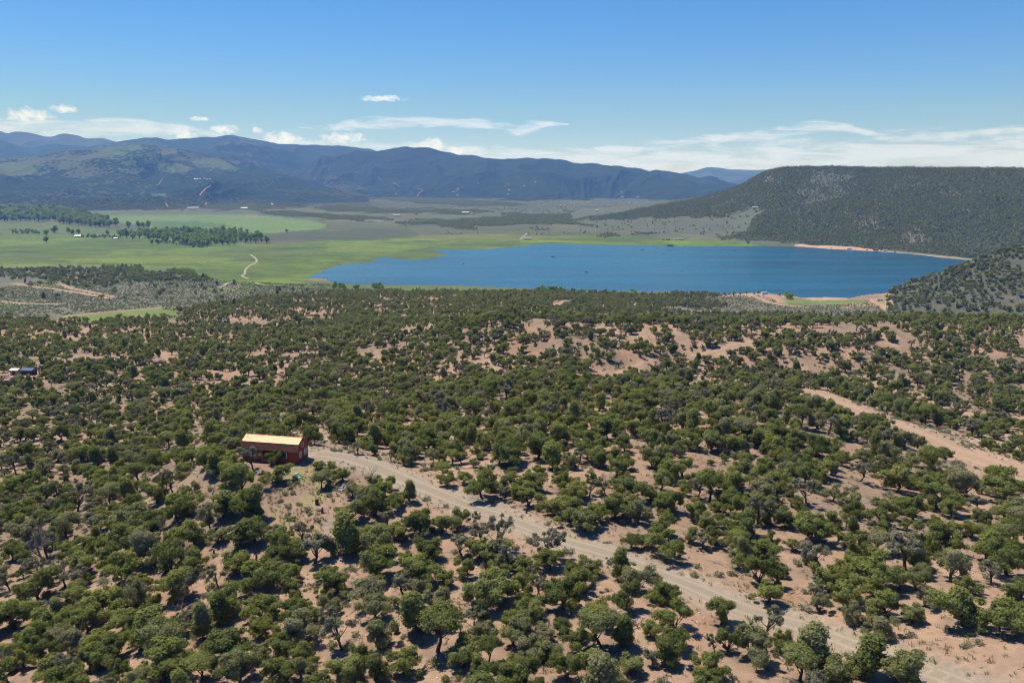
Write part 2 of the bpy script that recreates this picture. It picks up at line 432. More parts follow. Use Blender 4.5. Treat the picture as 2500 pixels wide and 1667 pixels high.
for azd in range(-50, 51, 12):
    for d, z in ((22, 101), (45, 101 if azd > -20 else 97), (1700, 2.5), (2600, 3), (4000, 4), (8000, 12), (16000, 40), (40000, 120)):
        ctrl.append((d * math.sin(R(azd)), d * math.cos(R(azd)), z))
ctrl = np.array(ctrl)
def st_coord(x, y):
    d = np.hypot(x, y)
    return np.clip(np.arctan2(x, y), -.86, .86) * 3.2, np.log(np.maximum(d, 1.0)) * 1.6
cs, ct_ = st_coord(ctrl[:, 0], ctrl[:, 1])
def tps(r2): return np.where(r2 > 1e-12, .5 * r2 * np.log(np.maximum(r2, 1e-12)), 0)
_n = len(ctrl)
A = np.zeros((_n + 3, _n + 3))
A[:_n, :_n] = tps((cs[:, None] - cs[None]) ** 2 + (ct_[:, None] - ct_[None]) ** 2) + np.eye(_n) * .004
Pm = np.stack([np.ones(_n), cs, ct_], 1); A[:_n, _n:] = Pm; A[_n:, :_n] = Pm.T
W = np.linalg.solve(A, np.concatenate([ctrl[:, 2], np.zeros(3)]))
def tps_eval(x, y):
    s, t = st_coord(x, y); out = W[_n] + W[_n + 1] * s + W[_n + 2] * t
    for k in range(_n): out = out + W[k] * tps((s - cs[k]) ** 2 + (t - ct_[k]) ** 2)
    return out

az_f = np.arange(-44.0, 44.0001, .115); az_b = np.arange(48.0, 314.0, 4.0)
AZ = np.radians(np.concatenate([az_f, az_b])); NF = len(az_f)
RR = np.concatenate([np.linspace(6, 54, 18), np.exp(np.arange(math.log(56), math.log(470), .0085)), np.exp(np.arange(math.log(474), math.log(2700), .0075)), np.exp(np.linspace(math.log(2740), math.log(42000), 110))])
GA, GR = np.meshgrid(AZ, RR, indexing='ij')
GX = GR * np.sin(GA); GY = GR * np.cos(GA)
GZ = tps_eval(GX, GY)
_aa = np.abs(np.degrees(np.arctan2(GX, GY)))
_wb = sstep(55, 150, _aa)
GZ = GZ * (1 - _wb) + _wb * np.where(GR < 400, 98 - GR * .03, np.maximum(5, 86 - (GR - 400) * .03))
# relief
gpx, gpy = project(GX, GY, GZ)
GZ += fbm(GX / 16, GY / 16, 4, 3) * .55 * sstep(30, 70, GR) * (1 - sstep(500, 900, GR))
GZ += fbm(GX / 70, GY / 70, 3, 5) * 1.3 * sstep(170, 300, GR) * (1 - sstep(800, 1000, GR))
_face = sstep(270, 320, GY) * (1 - sstep(375, 425, GY)) * sstep(850, 1050, gpx)
GZ += (ridged(GX / 42, GY / 95, 4, 21) - .45) * 7.0 * _face
GZ += fbm(GX / 260, GY / 260, 4, 9) * 1.0 * sstep(1500, 2600, GR)
# level pads: cabin and roads are cut into the slope below
CAB_C = np.array([-43.9, 140.9]); CAB_Z = 99.4
_dc = np.hypot(GX - CAB_C[0], GY - CAB_C[1])
GZ = GZ + (CAB_Z - GZ) * (1 - sstep(6.5, 15, _dc))
# lake basin
_m = (GR > 800) & (GR < 2600) & (GA < 1.0) & (GA > -1.0)
sd = np.full(GX.shape, 1e4)
sd[_m] = polydist(GX[_m], GY[_m], LAKE_XY) * np.where(inpoly(GX[_m], GY[_m], LAKE_XY), -1, 1)
sd += np.where(np.abs(sd) < 200, fbm(GX / 14, GY / 14, 3, 77) * 3.5, 0)
_k = 1 - sstep(10, 90, sd)
_shore = .2 + np.clip(sd, 0, 90) * .03
GZ = np.where(sd < 0, -.25 + np.clip(sd, -60, 0) * .05, GZ * (1 - _k) + _k * np.minimum(np.maximum(GZ, .2), _shore))
GZ = np.where((sd >= 0) & (GR > 800), np.maximum(GZ, np.minimum(.2 + sd * .01, 1.5)), GZ)

class Polar:
    def __init__(s, az, r, Z): s.az, s.r, s.Z = az, r, Z
    def z(s, x, y):
        a = np.arctan2(x, y); d = np.hypot(x, y)
        i = np.clip(np.searchsorted(s.az, a) - 1, 0, len(s.az) - 2); j = np.clip(np.searchsorted(s.r, d) - 1, 0, len(s.r) - 2)
        u = np.clip((a - s.az[i]) / (s.az[i + 1] - s.az[i]), 0, 1); v = np.clip((d - s.r[j]) / (s.r[j + 1] - s.r[j]), 0, 1)
        Z = s.Z
        return (Z[i, j] * (1 - u) + Z[i + 1, j] * u) * (1 - v) + (Z[i, j + 1] * (1 - u) + Z[i + 1, j + 1] * u) * v
GROUND = Polar(AZ[:NF], RR, GZ[:NF])

# ------------------------------------------------------------------ hills, mesa and mountains
class Range:
    """a ridge: silhouette given as seen, at a crest distance; foot at a nearer distance"""
    def __init__(s, sil, foot, crest, naz, nt, back=.5, p=1.15, amp=0, gl=200, seed=1, tback=.8, zf=3, backfn=None, ruff=0):
        az = []; el = []
        for px, py in sil:
            a, b, c = ray(px, py); az.append(math.atan2(a, b)); el.append(float(c / np.hypot(a, b)))
        s.az = np.linspace(az[0], az[-1], naz)
        e = np.interp(s.az, az, el)
        k = max(1, int(naz / (len(sil) * 4)))
        ker = np.hanning(2 * k + 3); ker /= ker.sum()
        e = np.convolve(np.pad(e, k + 1, 'edge'), ker, 'valid')
        def prof(q):
            if np.isscalar(q): return np.full(naz, float(q))
            return np.interp(s.az, [math.atan2(*[float(w) for w in ray(x, 500)[:2]]) for x, _ in q], [d for _, d in q])
        s.foot = prof(foot); s.crest = prof(crest)
        s.top = CAMZ + e * s.crest
        s.t = np.concatenate([np.linspace(0, 1, nt), np.linspace(1, 1 + tback, max(6, nt // 4))[1:]])
        T = s.t[None, :]; D = s.foot[:, None] + (s.crest - s.foot)[:, None] * T
        s.X = D * np.sin(s.az)[:, None]; s.Y = D * np.cos(s.az)[:, None]
        rise = (s.top - zf)[:, None]
        Zf = zf + rise * np.clip(T, 0, 1) ** p
        zb = Zf - np.clip(T - 1, 0, None) * back * rise
        wx = s.X / gl; wy = s.Y / (gl * 2.2)
        nz = (ridged(wx + fbm(wx, wy, 2, seed + 5) * .6, wy, 4, seed) - .5) * amp * (4 * np.clip(T, 0, 1) * np.clip(1 - T, 0, 1)) ** .8
        nz *= np.clip(rise / max(1e-6, np.percentile(rise, 80)), 0, 1.2)
        s.Z = zb + nz + ruff * fbm(s.X / (gl * .16), s.Y / (gl * .16), 3, seed + 9) * np.clip(T * 4, 0, 1)
        s.Z[:, 0] = zf - 3
    def z(s, x, y):
        a = np.arctan2(x, y); d = np.hypot(x, y)
        ok = (a > s.az[0]) & (a < s.az[-1])
        f = np.interp(a, s.az, s.foot); c = np.interp(a, s.az, s.crest)
        t = (d - f) / (c - f); ok &= (t > 0) & (t < s.t[-1])
        i = np.clip(np.searchsorted(s.az, a) - 1, 0, len(s.az) - 2); j = np.clip(np.searchsorted(s.t, t) - 1, 0, len(s.t) - 2)
        u = np.clip((a - s.az[i]) / (s.az[i + 1] - s.az[i]), 0, 1); v = np.clip((t - s.t[j]) / (s.t[j + 1] - s.t[j]), 0, 1)
        Z = s.Z; z = (Z[i, j] * (1 - u) + Z[i + 1, j] * u) * (1 - v) + (Z[i, j + 1] * (1 - u) + Z[i + 1, j + 1] * u) * v
        return np.where(ok, z, -1e3)
    def build(s, name, mat, cover, forest=None, sage=None):
        na, nt = s.Z.shape
        V = np.stack([s.X, s.Y, s.Z], -1).reshape(-1, 3)
        i = np.arange(na - 1)[:, None] * nt; j = np.arange(nt - 1)[None]
        Fq = np.stack([i + j, i + nt + j, i + nt + j + 1, i + j + 1], -1).reshape(-1, 4)
        me = mesh_np(name, V, Fq, [mat], True)
        a = me.attributes.new('cover', 'FLOAT_COLOR', 'POINT')
        a.data.foreach_set('color', np.concatenate([cover.reshape(-1, 3), np.ones((len(V), 1))], 1).astype(np.float32).ravel())
        for nm, arr in (('forest', forest), ('sage', sage)):
            if arr is not None:
                b = me.attributes.new(nm, 'FLOAT', 'POINT'); b.data.foreach_set('value', arr.astype(np.float32).ravel())
        o = link(name, me); tag(o, kind='structure'); return o

MESA = Range([(1380, 532), (1488, 521), (1594, 507), (1690, 492), (1754, 476), (1807, 458), (1850, 432), (1880, 419), (1905, 413), (1960, 411), (2020, 410), (2126, 413), (2232, 413), (2360, 415), (2500, 416), (2700, 419), (2950, 423)],
             [(1380, 2520), (1500, 2370), (1600, 2300), (1700, 2280), (1800, 2180), (1900, 2060), (1990, 1985), (2100, 1950), (2250, 1870), (2377, 1790), (2500, 1740), (2700, 1690), (2950, 1600)],
             [(1380, 3300), (1600, 3100), (1800, 2900), (1900, 2750), (2100, 2650), (2300, 2550), (2500, 2450), (2950, 2350)],
             420, 110, back=.02, p=1.12, amp=34, gl=230, seed=31, tback=.9, zf=1.0, ruff=4.0)
HEAD = Range([(2166, 719), (2180, 710), (2200, 699), (2250, 680), (2300, 664), (2346, 648), (2390, 630), (2450, 612), (2500, 599), (2600, 570), (2800, 520), (2950, 500)],
             [(2166, 985), (2200, 945), (2260, 905), (2350, 890), (2500, 880), (2950, 860)],
             [(2166, 1015), (2200, 1035), (2260, 1060), (2350, 1090), (2500, 1150), (2700, 1200), (2950, 1220)],
             220, 60, back=1.3, p=1.0, amp=12, gl=90, seed=41, tback=1.0, zf=2.0, ruff=.8)
SIL_FRONT = [(-250, 392), (-100, 390)] + C1([(0, 490), (200, 485), (400, 450), (600, 430), (750, 415), (880, 400), (1000, 410), (1150, 430), (1300, 460), (1400, 490), (1550, 535), (1700, 575), (1900, 612), (2050, 660), (2200, 700), (2350, 730)])
FRONT = Range(SIL_FRONT, [(-250, 4300), (300, 4500), (650, 4700), (900, 5500)], [(-250, 7600), (500, 7600), (900, 6600)], 330, 110, back=.8, p=1.75, amp=230, gl=800, seed=51, zf=6, ruff=14)
SIL_BACK = C1([(350, 470), (580, 410), (700, 385), (850, 368), (930, 348), (1000, 352), (1060, 368), (1200, 362), (1380, 352), (1470, 335), (1540, 350), (1650, 370), (1780, 400), (1850, 400), (1950, 405), (2100, 408), (2250, 415), (2352, 428)]) + [(960, 385), (1020, 410), (1100, 440)]
BACK = Range(SIL_BACK, 7300, 11500, 300, 90, back=.8, p=1.2, amp=420, gl=1200, seed=61, zf=10, ruff=20)
SIL_MID = [(640, 452), (720, 420), (780, 385)] + C2([(100, 450), (330, 438), (480, 410), (560, 420), (640, 420), (720, 445), (850, 465), (1000, 480), (1100, 492), (1250, 490), (1400, 487), (1480, 495), (1560, 517), (1650, 520), (1780, 535), (1850, 538), (1950, 558), (2050, 568), (2100, 560), (2150, 572), (2250, 585), (2352, 606)]) + C3([(200, 468), (290, 482), (340, 475), (400, 485), (480, 515), (560, 535), (750, 590)])
MIDR = Range(SIL_MID, [(640, 6900), (900, 6300), (1300, 5600), (1850, 5600)], [(640, 9000), (1000, 8700), (1500, 8200), (1900, 8000)], 420, 120, back=.8, p=1.5, amp=360, gl=850, seed=71, zf=6, ruff=16)
SIL_FL2 = [(-350, 350), (-150, 335)] + C1([(0, 375), (100, 405), (200, 420), (290, 395), (360, 395), (420, 410), (600, 420), (800, 450), (900, 500)])
FL2 = Range(SIL_FL2, 9000, 12500, 160, 60, back=.8, p=1.2, amp=200, gl=1500, seed=81, zf=15, ruff=20)
SIL_FL = [(-400, 330), (-200, 305), (-60, 308)] + C1([(0, 310), (45, 328), (90, 315), (180, 322), (270, 340), (340, 348), (370, 330), (420, 325), (490, 338), (550, 360), (600, 355), (640, 355), (720, 380), (800, 388), (950, 430)])
FL = Range(SIL_FL, 12000, 15500, 260, 80, back=.8, p=1.2, amp=420, gl=1700, seed=91, zf=20, ruff=25)
SIL_FR = C3([(60, 480), (160, 450), (250, 435), (340, 410), (400, 418), (480, 430), (600, 432), (700, 428), (850, 420), (950, 420), (1100, 440), (1300, 480)])
FR = Range(SIL_FR, 12500, 16000, 160, 60, back=.8, p=1.2, amp=300, gl=2000, seed=101, zf=20, ruff=20)
SIL_FR2 = C3([(380, 560), (470, 510), (550, 488), (630, 490), (760, 520), (850, 560)])
FR2 = Range(SIL_FR2, 10500, 13000, 80, 40, back=.8, p=1.2, amp=80, gl=1000, seed=111, zf=20, ruff=10)
HILLS = [MESA, HEAD, FRONT, BACK, MIDR, FL2, FL, FR, FR2]
def surf(x, y, hills=HILLS):
    z = GROUND.z(x, y)
    for h in hills: z = np.maximum(z, h.z(x, y))
    return z
YS = np.exp(np.arange(math.log(35), math.log(24000), .0022))
def hit(pts, hills=HILLS):
    """where the line of sight of photo pixels meets the land"""
    out = []
    for px, py in pts:
        a, b, c = ray(px, py); t = YS / b
        x = a * t; y = YS; z = CAMZ + c * t
        g = surf(x, y, hills) - z
        k = int(np.argmax(g > 0)) if np.any(g > 0) else len(YS) - 1
        if k > 0 and g[k] > 0:
            w = g[k - 1] / (g[k - 1] - g[k]); X = x[k - 1] + w * (x[k] - x[k - 1]); Y = y[k - 1] + w * (y[k] - y[k - 1])
        else: X, Y = x[k], y[k]
        out.append((float(X), float(Y)))
    return out
def zat(x, y): return float(surf(np.array([x]), np.array([y]))[0])

# ------------------------------------------------------------------ roads (plan lines)
DRIVE = [(775, 1108), (830, 1114), (890, 1130), (957, 1159), (1063, 1201), (1169, 1244), (1276, 1281), (1382, 1320), (1488, 1353), (1594, 1394), (1701, 1437), (1807, 1483), (1913, 1520), (2020, 1552), (2126, 1589), (2232, 1626), (2338, 1664), (2460, 1712)]
MAINR = [(1985, 966), (2014, 976), (2073, 999), (2137, 1026), (2200, 1047), (2264, 1073), (2328, 1100), (2392, 1125), (2445, 1148), (2500, 1169), (2620, 1216)]
ROADS = [  # name, photo polyline, width, label
    ('gravel_driveway', DRIVE, 4.0), ('dirt_road', MAINR, 11.0),
    ('gully_road', C7([(1690, 781), (1850, 801), (2100, 822), (2300, 838), (2480, 852)]), 4.0),
    ('hill_track', C6([(1370, 597), (1450, 592), (1530, 580), (1620, 545), (1680, 520), (1740, 490), (1800, 470)]), 3.0),
    ('hill_track', C7([(220, 445), (330, 425), (430, 402), (540, 366), (640, 350)]), 3.0),
    ('dirt_road', C6([(0, 280), (150, 258), (300, 240), (450, 241), (650, 216), (800, 200)]), 6.0),
    ('dirt_road', C6([(1180, 128), (1230, 108), (1330, 92), (1450, 95), (1560, 100), (1700, 115), (1830, 125)]), 7.0),
    ('dirt_road', C3([(-20, 1298), (80, 1305), (200, 1322), (400, 1336), (560, 1341)]), 7.0),
    ('beach_road', C3([(580, 1225), (680, 1255), (740, 1280), (850, 1298), (950, 1305)]), 9.0),
    ('beach_road', C3([(710, 1225), (760, 1245), (790, 1262), (800, 1282)]), 9.0),
    ('beach_road', C3([(1390, 1255), (1400, 1275), (1440, 1292), (1500, 1308)]), 9.0),
    ('dirt_road', C1([(90, 1285), (170, 1300), (400, 1330), (560, 1355), (700, 1382)]), 6.0),
    ('dirt_road', C1([(490, 1245), (440, 1262), (395, 1285), (430, 1308), (600, 1345), (740, 1372)]), 6.0),
    ('dirt_road', C1([(0, 1402), (100, 1410), (180, 1416), (300, 1417), (420, 1416)]), 8.0),
    ('dirt_road', C1([(380, 1502), (600, 1476), (800, 1458), (975, 1446), (1060, 1440), (1150, 1437)]), 5.0),
    ('meadow_track', C1([(1600, 1105), (1630, 1125), (1636, 1148), (1590, 1175), (1565, 1200), (1560, 1225), (1545, 1238), (1590, 1258)]), 5.0),
    ('meadow_track', C1([(1630, 1283), (1700, 1296), (1810, 1298)]), 5.0),
    ('meadow_track', C1([(1390, 1314), (1435, 1297), (1450, 1285), (1480, 1278)]), 4.3),
    ('meadow_track', C2([(1225, 1008), (1250, 985), (1275, 965)]), 5.6),
    ('hill_road', C1([(1275, 727), (1300, 700), (1318, 680), (1347, 663)]), 6.6),
    ('hill_road', C1([(1330, 797), (1312, 782), (1325, 772)]), 6.6), ('hill_road', C1([(1076, 803), (1056, 771)]), 4.8),
    ('hill_road', C1([(1000, 667), (1020, 645), (1040, 622)]), 4.5),
    ('hill_road', C2([(415, 645), (440, 657), (462, 672)]), 6.0), ('hill_road', C2([(567, 735), (585, 712), (606, 692), (575, 686)]), 6.6),
    ('hill_road', C2([(790, 703), (822, 698), (834, 689), (818, 683)]), 5.4), ('hill_road', C2([(1122, 677), (1140, 660), (1158, 652)]), 5.4),
    ('hill_road', C2([(1655, 778), (1672, 770), (1682, 757)]), 5.4), ('hill_road', C2([(1918, 783), (1928, 770), (1936, 764)]), 5.4),
    ('hill_road', C2([(1865, 718), (1877, 708), (1870, 698)]), 4.8), ('hill_road', C2([(320, 612), (345, 630)]), 6.0),
    ('hill_road', C1([(1680, 645), (1720, 660)]), 4.8), ('hill_road', C1([(1740, 688), (1830, 700), (1890, 715)]), 4.8), ('hill_road', C2([(690, 765), (705, 772)]), 5.4)]
def spline(P, n):
    P = np.array(P, float); k = len(P)
    s = np.concatenate([[0], np.cumsum(np.linalg.norm(np.diff(P, axis=0), axis=1))])
    u = np.linspace(0, s[-1], n)
    if k < 3: return np.stack([np.interp(u, s, P[:, i]) for i in (0, 1)], 1)
    m = np.gradient(P, s, axis=0)
    j = np.clip(np.searchsorted(s, u) - 1, 0, k - 2); h = (s[j + 1] - s[j])[:, None]; t = ((u - s[j]) / (s[j + 1] - s[j]))[:, None]
    return (2 * t**3 - 3 * t**2 + 1) * P[j] + (t**3 - 2 * t**2 + t) * h * m[j] + (-2 * t**3 + 3 * t**2) * P[j + 1] + (t**3 - t**2) * h * m[j + 1]
road_lines = []
for nm, px, w in ROADS:
    P = hit(px)
    ln = sum(math.dist(P[i], P[i + 1]) for i in range(len(P) - 1))
    road_lines.append((nm, spline(P, int(min(260, max(10, ln / max(1.2, w * .4))))), w))
# ease the land across the near roads so they sit level
for nm, S, w in road_lines[:3]:
    near = (GR < 420) & (GX > S[:, 0].min() - 12) & (GX < S[:, 0].max() + 12) & (GY > S[:, 1].min() - 12) & (GY < S[:, 1].max() + 12) & (np.abs(GA) < .8)
    zx = GROUND.z(S[:, 0], S[:, 1]); zx = np.convolve(np.pad(zx, 4, 'edge'), np.ones(9) / 9, 'valid')
    gx, gy = GX[near], GY[near]
    d2 = (gx[:, None] - S[None, :, 0]) ** 2 + (gy[:, None] - S[None, :, 1]) ** 2
    k = d2.argmin(1); dd = np.sqrt(d2.min(1))
    wt = 1 - sstep(w * .6, w * 1.3, dd)
    GZ[near] = GZ[near] * (1 - wt) + zx[k] * wt

# ================================================================== LAND COVER (real colours of the ground, no light in it)
gpx, gpy = project(GX, GY, GZ)
jx = gpx + fbm(GX / 3.5, GY / 3.5, 3, 203) * np.clip(3500 / GR, 0, 26) + fbm(GX / 30, GY / 30, 3, 201) * np.clip(2.4e4 / GR, 12, 30); jy = gpy + fbm(GX / 3.5, GY / 3.5, 3, 204) * np.clip(2500 / GR, 0, 18) + fbm(GX / 30, GY / 30, 3, 202) * np.clip(6e3 / GR, 3.5, 12)
def lerp(a, b, w): return a + (np.asarray(b) - a) * w[..., None]
front = np.abs(GA) < .78
n_a = fbm(GX / 9, GY / 9, 4, 211) * .5 + .5; n_b = fbm(GX / 45, GY / 45, 4, 212) * .5 + .5; n_c = fbm(GX / 240, GY / 240, 4, 213) * .5 + .5
cover = np.empty(GX.shape + (3,)); cover[:] = (.34, .226, .155)
cover = lerp(cover, (.25, .178, .125), sstep(.35, .7, n_b)); cover = lerp(cover, (.32, .18, .112), sstep(.55, .8, n_a) * .7)
sage = np.zeros(GX.shape); grass = np.zeros(GX.shape); cls = np.zeros(GX.shape, int)
# woodland floor in the middle distance: a little sage and grass
sage = .25 * sstep(150, 420, GR) * sstep(.4, .7, n_b)
def zone(poly, col, w=1.0, sg=0.0, gr=0.0, c=None, rough=True, lim=None):
    global cover, sage, grass
    m = inpoly(jx if rough else gpx, jy if rough else gpy, poly) & front
    if lim is not None: m &= lim
    wt = m * w
    cover = lerp(cover, col, wt); sage = sage * (1 - wt) + sg * wt; grass = grass * (1 - wt) + gr * wt
    if c is not None: cls[m] = c
far = GR > 560
plainc = np.empty(GX.shape + (3,)); plainc[:] = (.105, .118, .072)
plainc = lerp(plainc, (.135, .14, .09), sstep(.4, .7, n_c)); plainc = lerp(plainc, (.09, .112, .06), sstep(.5, .7, n_b) * .6)
_pl = sstep(1180, 1330, GR)
cover = lerp(cover, plainc, _pl); sage = sage * (1 - _pl) + .35 * _pl; grass = grass * (1 - _pl) + .6 * _pl
# sagebrush flats
zone([(-600, 640), (0, 648), (150, 645), (280, 652), (440, 662), (540, 690), (620, 702), (760, 700), (830, 698), (860, 706), (800, 716), (700, 722), (560, 738), (420, 760), (330, 773), (150, 781), (0, 779), (-600, 785)], (.165, .16, .115), .92, .8, .15, 3, lim=far)
zone([(1560, 742), (1660, 733), (1760, 722), (1850, 728), (1950, 745), (2150, 750), (2250, 760), (3000, 762), (3000, 800), (2250, 800), (1900, 800), (1640, 790)], (.18, .16, .115), .92, .9, .2, 3, lim=far)
# meadow round the lake head
MEADOW = [(-700, 540), (-100, 548), (0, 545), (260, 560), (420, 572), (560, 590), (640, 598), (760, 590), (900, 585), (1000, 577), (1160, 572), (1300, 570), (1430, 574), (1600, 580), (1750, 585), (1880, 598), (1900, 606), (1600, 604), (1310, 598), (1180, 612), (1060, 616), (1110, 625), (1040, 636), (960, 634), (900, 645), (780, 676), (760, 684), (790, 696), (870, 699), (1110, 700), (1250, 708), (1700, 716), (1700, 722), (1250, 712), (1000, 712), (840, 712), (700, 702), (620, 700), (540, 690), (440, 660), (280, 650), (150, 643), (0, 646), (-700, 640)]
zone(MEADOW, (.098, .142, .036), 1.0, .12, .9, 1, lim=far)
mm = cls == 1
cover = lerp(cover, (.130, .192, .042), mm * sstep(.42, .62, n_c) * .85)
cover = lerp(cover, (.085, .112, .05), mm * sstep(.5, .72, n_b) * .7)
zone(C1([(350, 1130), (800, 1118), (1350, 1110), (1500, 1125), (1300, 1155), (800, 1160), (500, 1150)]), (.165, .215, .045), .75, .05, .8)
zone(C1([(0, 1160), (500, 1160), (900, 1172), (1400, 1180), (1500, 1200), (1000, 1190), (500, 1178), (0, 1180)]), (.155, .21, .045), .7, .05, .8)
zone(C1([(0, 1000), (300, 1010), (330, 1025), (100, 1035), (0, 1035)]), (.13, .185, .05), .7, 0, .8)
zone(C1([(0, 890), (300, 893), (640, 935), (720, 940), (1000, 960), (700, 970), (300, 990), (0, 985)]), (.11, .145, .062), .9, .05, .8, 1)
zone(C1([(700, 1110), (1650, 1075), (2352, 1060), (2352, 1080), (1700, 1105), (1500, 1130)]), (.11, .15, .05), .6, .1, .8)
zone(C2([(0, 1000), (300, 1030), (700, 1050), (400, 1090), (0, 1090)]), (.14, .19, .05), .8, 0, .9)
zone(C2([(300, 975), (1200, 975), (1650, 985), (1300, 1010), (700, 1010)]), (.15, .16, .06), .7, 0, .9)
zone(C1([(1700, 970), (2352, 935), (2600, 940), (2700, 985), (2352, 1010), (1700, 1010)]), (.075, .09, .055), .7, .3, .5)
# centre-pivot field, cut by a darker wedge
FIELD = C1([(640, 862), (760, 850), (1000, 846), (1300, 845), (1600, 850), (1850, 868), (2030, 893), (2090, 918), (2060, 938), (1900, 955), (1650, 968), (1400, 965), (1180, 950), (980, 930), (830, 905), (700, 885)])
zone(FIELD, (.135, .205, .072), 1.0, 0, .5, 2)
zone(C1([(960, 893), (1100, 889), (1300, 893), (1440, 905), (1482, 917), (1450, 928), (1380, 935), (1150, 945), (980, 930)]), (.09, .15, .06), 1.0, 0, .5)
zone(C1([(1480, 858), (1560, 852), (1700, 856), (1690, 862), (1560, 862)]), (.22, .20, .12), .8, 0, .3)
zone(C1([(600, 835), (800, 838), (1300, 850), (760, 856), (650, 862)]), (.11, .15, .065), .8, 0, .5)
zone(C1([(380, 1504), (975, 1449), (1060, 1455), (1160, 1480), (1180, 1500), (900, 1500), (600, 1535), (500, 1530)]), (.15, .195, .06), 1.0, .05, .7, 1, lim=far)
zone(C1([(-50, 1428), (140, 1420), (200, 1435), (120, 1450), (-50, 1455)]), (.14, .25, .06), .7, .2, .6, lim=far)
zone(C1([(1190, 1345), (1400, 1320), (1550, 1310), (1900, 1325), (1500, 1335), (1200, 1360)]), (.17, .20, .065), .8, .1, .7, lim=far)
zone(C1([(200, 1290), (400, 1285), (480, 1310), (350, 1330), (210, 1310)]), (.26, .25, .12), .6, .3, .5, lim=far)
zone([(740, 686), (900, 692), (1250, 697), (1720, 708), (1720, 726), (1450, 724), (1250, 719), (1000, 716), (880, 714), (760, 708)], (.115, .145, .05), .92, .25, .8, 1, lim=GR > 905)
# green strip and beaches on the lake
zone(C3([(800, 1250), (950, 1255), (1100, 1262), (1300, 1262), (1380, 1275), (1200, 1290), (900, 1300), (800, 1290)]), (.15, .20, .06), .9, .2, .8, 1, lim=far)
zone(C3([(1420, 1225), (1560, 1235), (1630, 1270), (1560, 1300), (1400, 1285)]), (.26, .25, .11), .8, .1, .6, lim=far)
zone(C3([(940, 1240), (1250, 1240), (1240, 1252), (1100, 1262), (1000, 1268), (960, 1255)]), (.40, .28, .20), 1, 0, 0, 4, lim=far)
zone(C3([(410, 1222), (620, 1222), (900, 1228), (800, 1245), (700, 1240), (600, 1235), (450, 1245)]), (.38, .27, .185), .9, 0, 0, 4, lim=far)
zone(C3([(880, 910), (1000, 895), (1130, 912), (1330, 912), (1480, 915), (1520, 938), (1640, 962), (1540, 970), (1300, 955), (1000, 935)]), (.45, .30, .205), 1, 0, 0, 4, lim=far)
zone(C3([(1500, 935), (1700, 940), (2050, 985), (2060, 1015), (1640, 975)]), (.30, .26, .19), .9, .2, .1, lim=far)
# around the cabin: thin grass, grey gravel
_nr = GR < 330
zone([(640, 1185), (690, 1150), (735, 1137), (800, 1132), (850, 1148), (830, 1195), (800, 1260), (790, 1310), (735, 1325), (690, 1290), (655, 1235)], (.24, .235, .10), .5, 0, .35, lim=_nr & (n_a > .5))
for pl in (C4([(1690, 640), (2100, 660), (2150, 740), (1900, 720), (1700, 720)]), C4([(1400, 1340), (1640, 1320), (1640, 1500), (1420, 1500)]), [(1149, 1210), (1210, 1213), (1290, 1250), (1280, 1266), (1200, 1245), (1150, 1232)], [(1500, 1320), (1650, 1385), (1640, 1410), (1560, 1380), (1500, 1350)], [(2020, 1530), (2140, 1572), (2150, 1590), (2060, 1560)], [(560, 1390), (660, 1330), (680, 1380), (600, 1420)]):
    zone(pl, (.25, .215, .195), .6, 0, 0, lim=_nr & (n_a > .4))
zone([(2370, 1062), (2520, 1035), (2700, 1100), (2600, 1200), (2440, 1135), (2400, 1105)], (.44, .30, .21), .9, 0, 0, lim=_nr)
zone(C7([(1640, 880), (1850, 900), (2130, 1050), (2060, 1060), (1800, 950)]), (.33, .26, .19), .8, .6, .2, lim=_nr)
zone(C7([(1690, 1030), (1850, 1110), (2080, 1170), (2080, 1230), (1850, 1200), (1700, 1100)]), (.36, .25, .18), .8, .35, .1, lim=_nr)
zone(C6([(1050, 205), (1100, 300), (1080, 380), (900, 450), (860, 420), (950, 300)]), (.33, .185, .12), .4, 0, 0, lim=GR < 480)
zone(C6([(1300, 560), (1560, 545), (1700, 500), (1690, 560), (1500, 600), (1330, 600)]), (.33, .185, .12), .5, 0, 0, lim=GR < 480)
# road shoulders
for nm, S, w in road_lines:
    if nm in ('hill_road', 'meadow_track'): continue
    bb = (GX > S[:, 0].min() - 3 * w) & (GX < S[:, 0].max() + 3 * w) & (GY > S[:, 1].min() - 3 * w) & (GY < S[:, 1].max() + 3 * w) & front
    if not bb.any(): continue
    d = np.sqrt(((GX[bb][:, None] - S[None, ::1, 0]) ** 2 + (GY[bb][:, None] - S[None, ::1, 1]) ** 2).min(1))
    wt = (1 - sstep(w * .45, w * (1.0 + .6 * n_a[bb]), d)) * (.75 if w < 9 else .5)
    tgt = np.array((.33, .275, .21) if nm == 'gravel_driveway' else (.38, .255, .175))
    cover[bb] = cover[bb] + (tgt - cover[bb]) * wt[:, None]; sage[bb] *= 1 - wt; grass[bb] *= 1 - wt

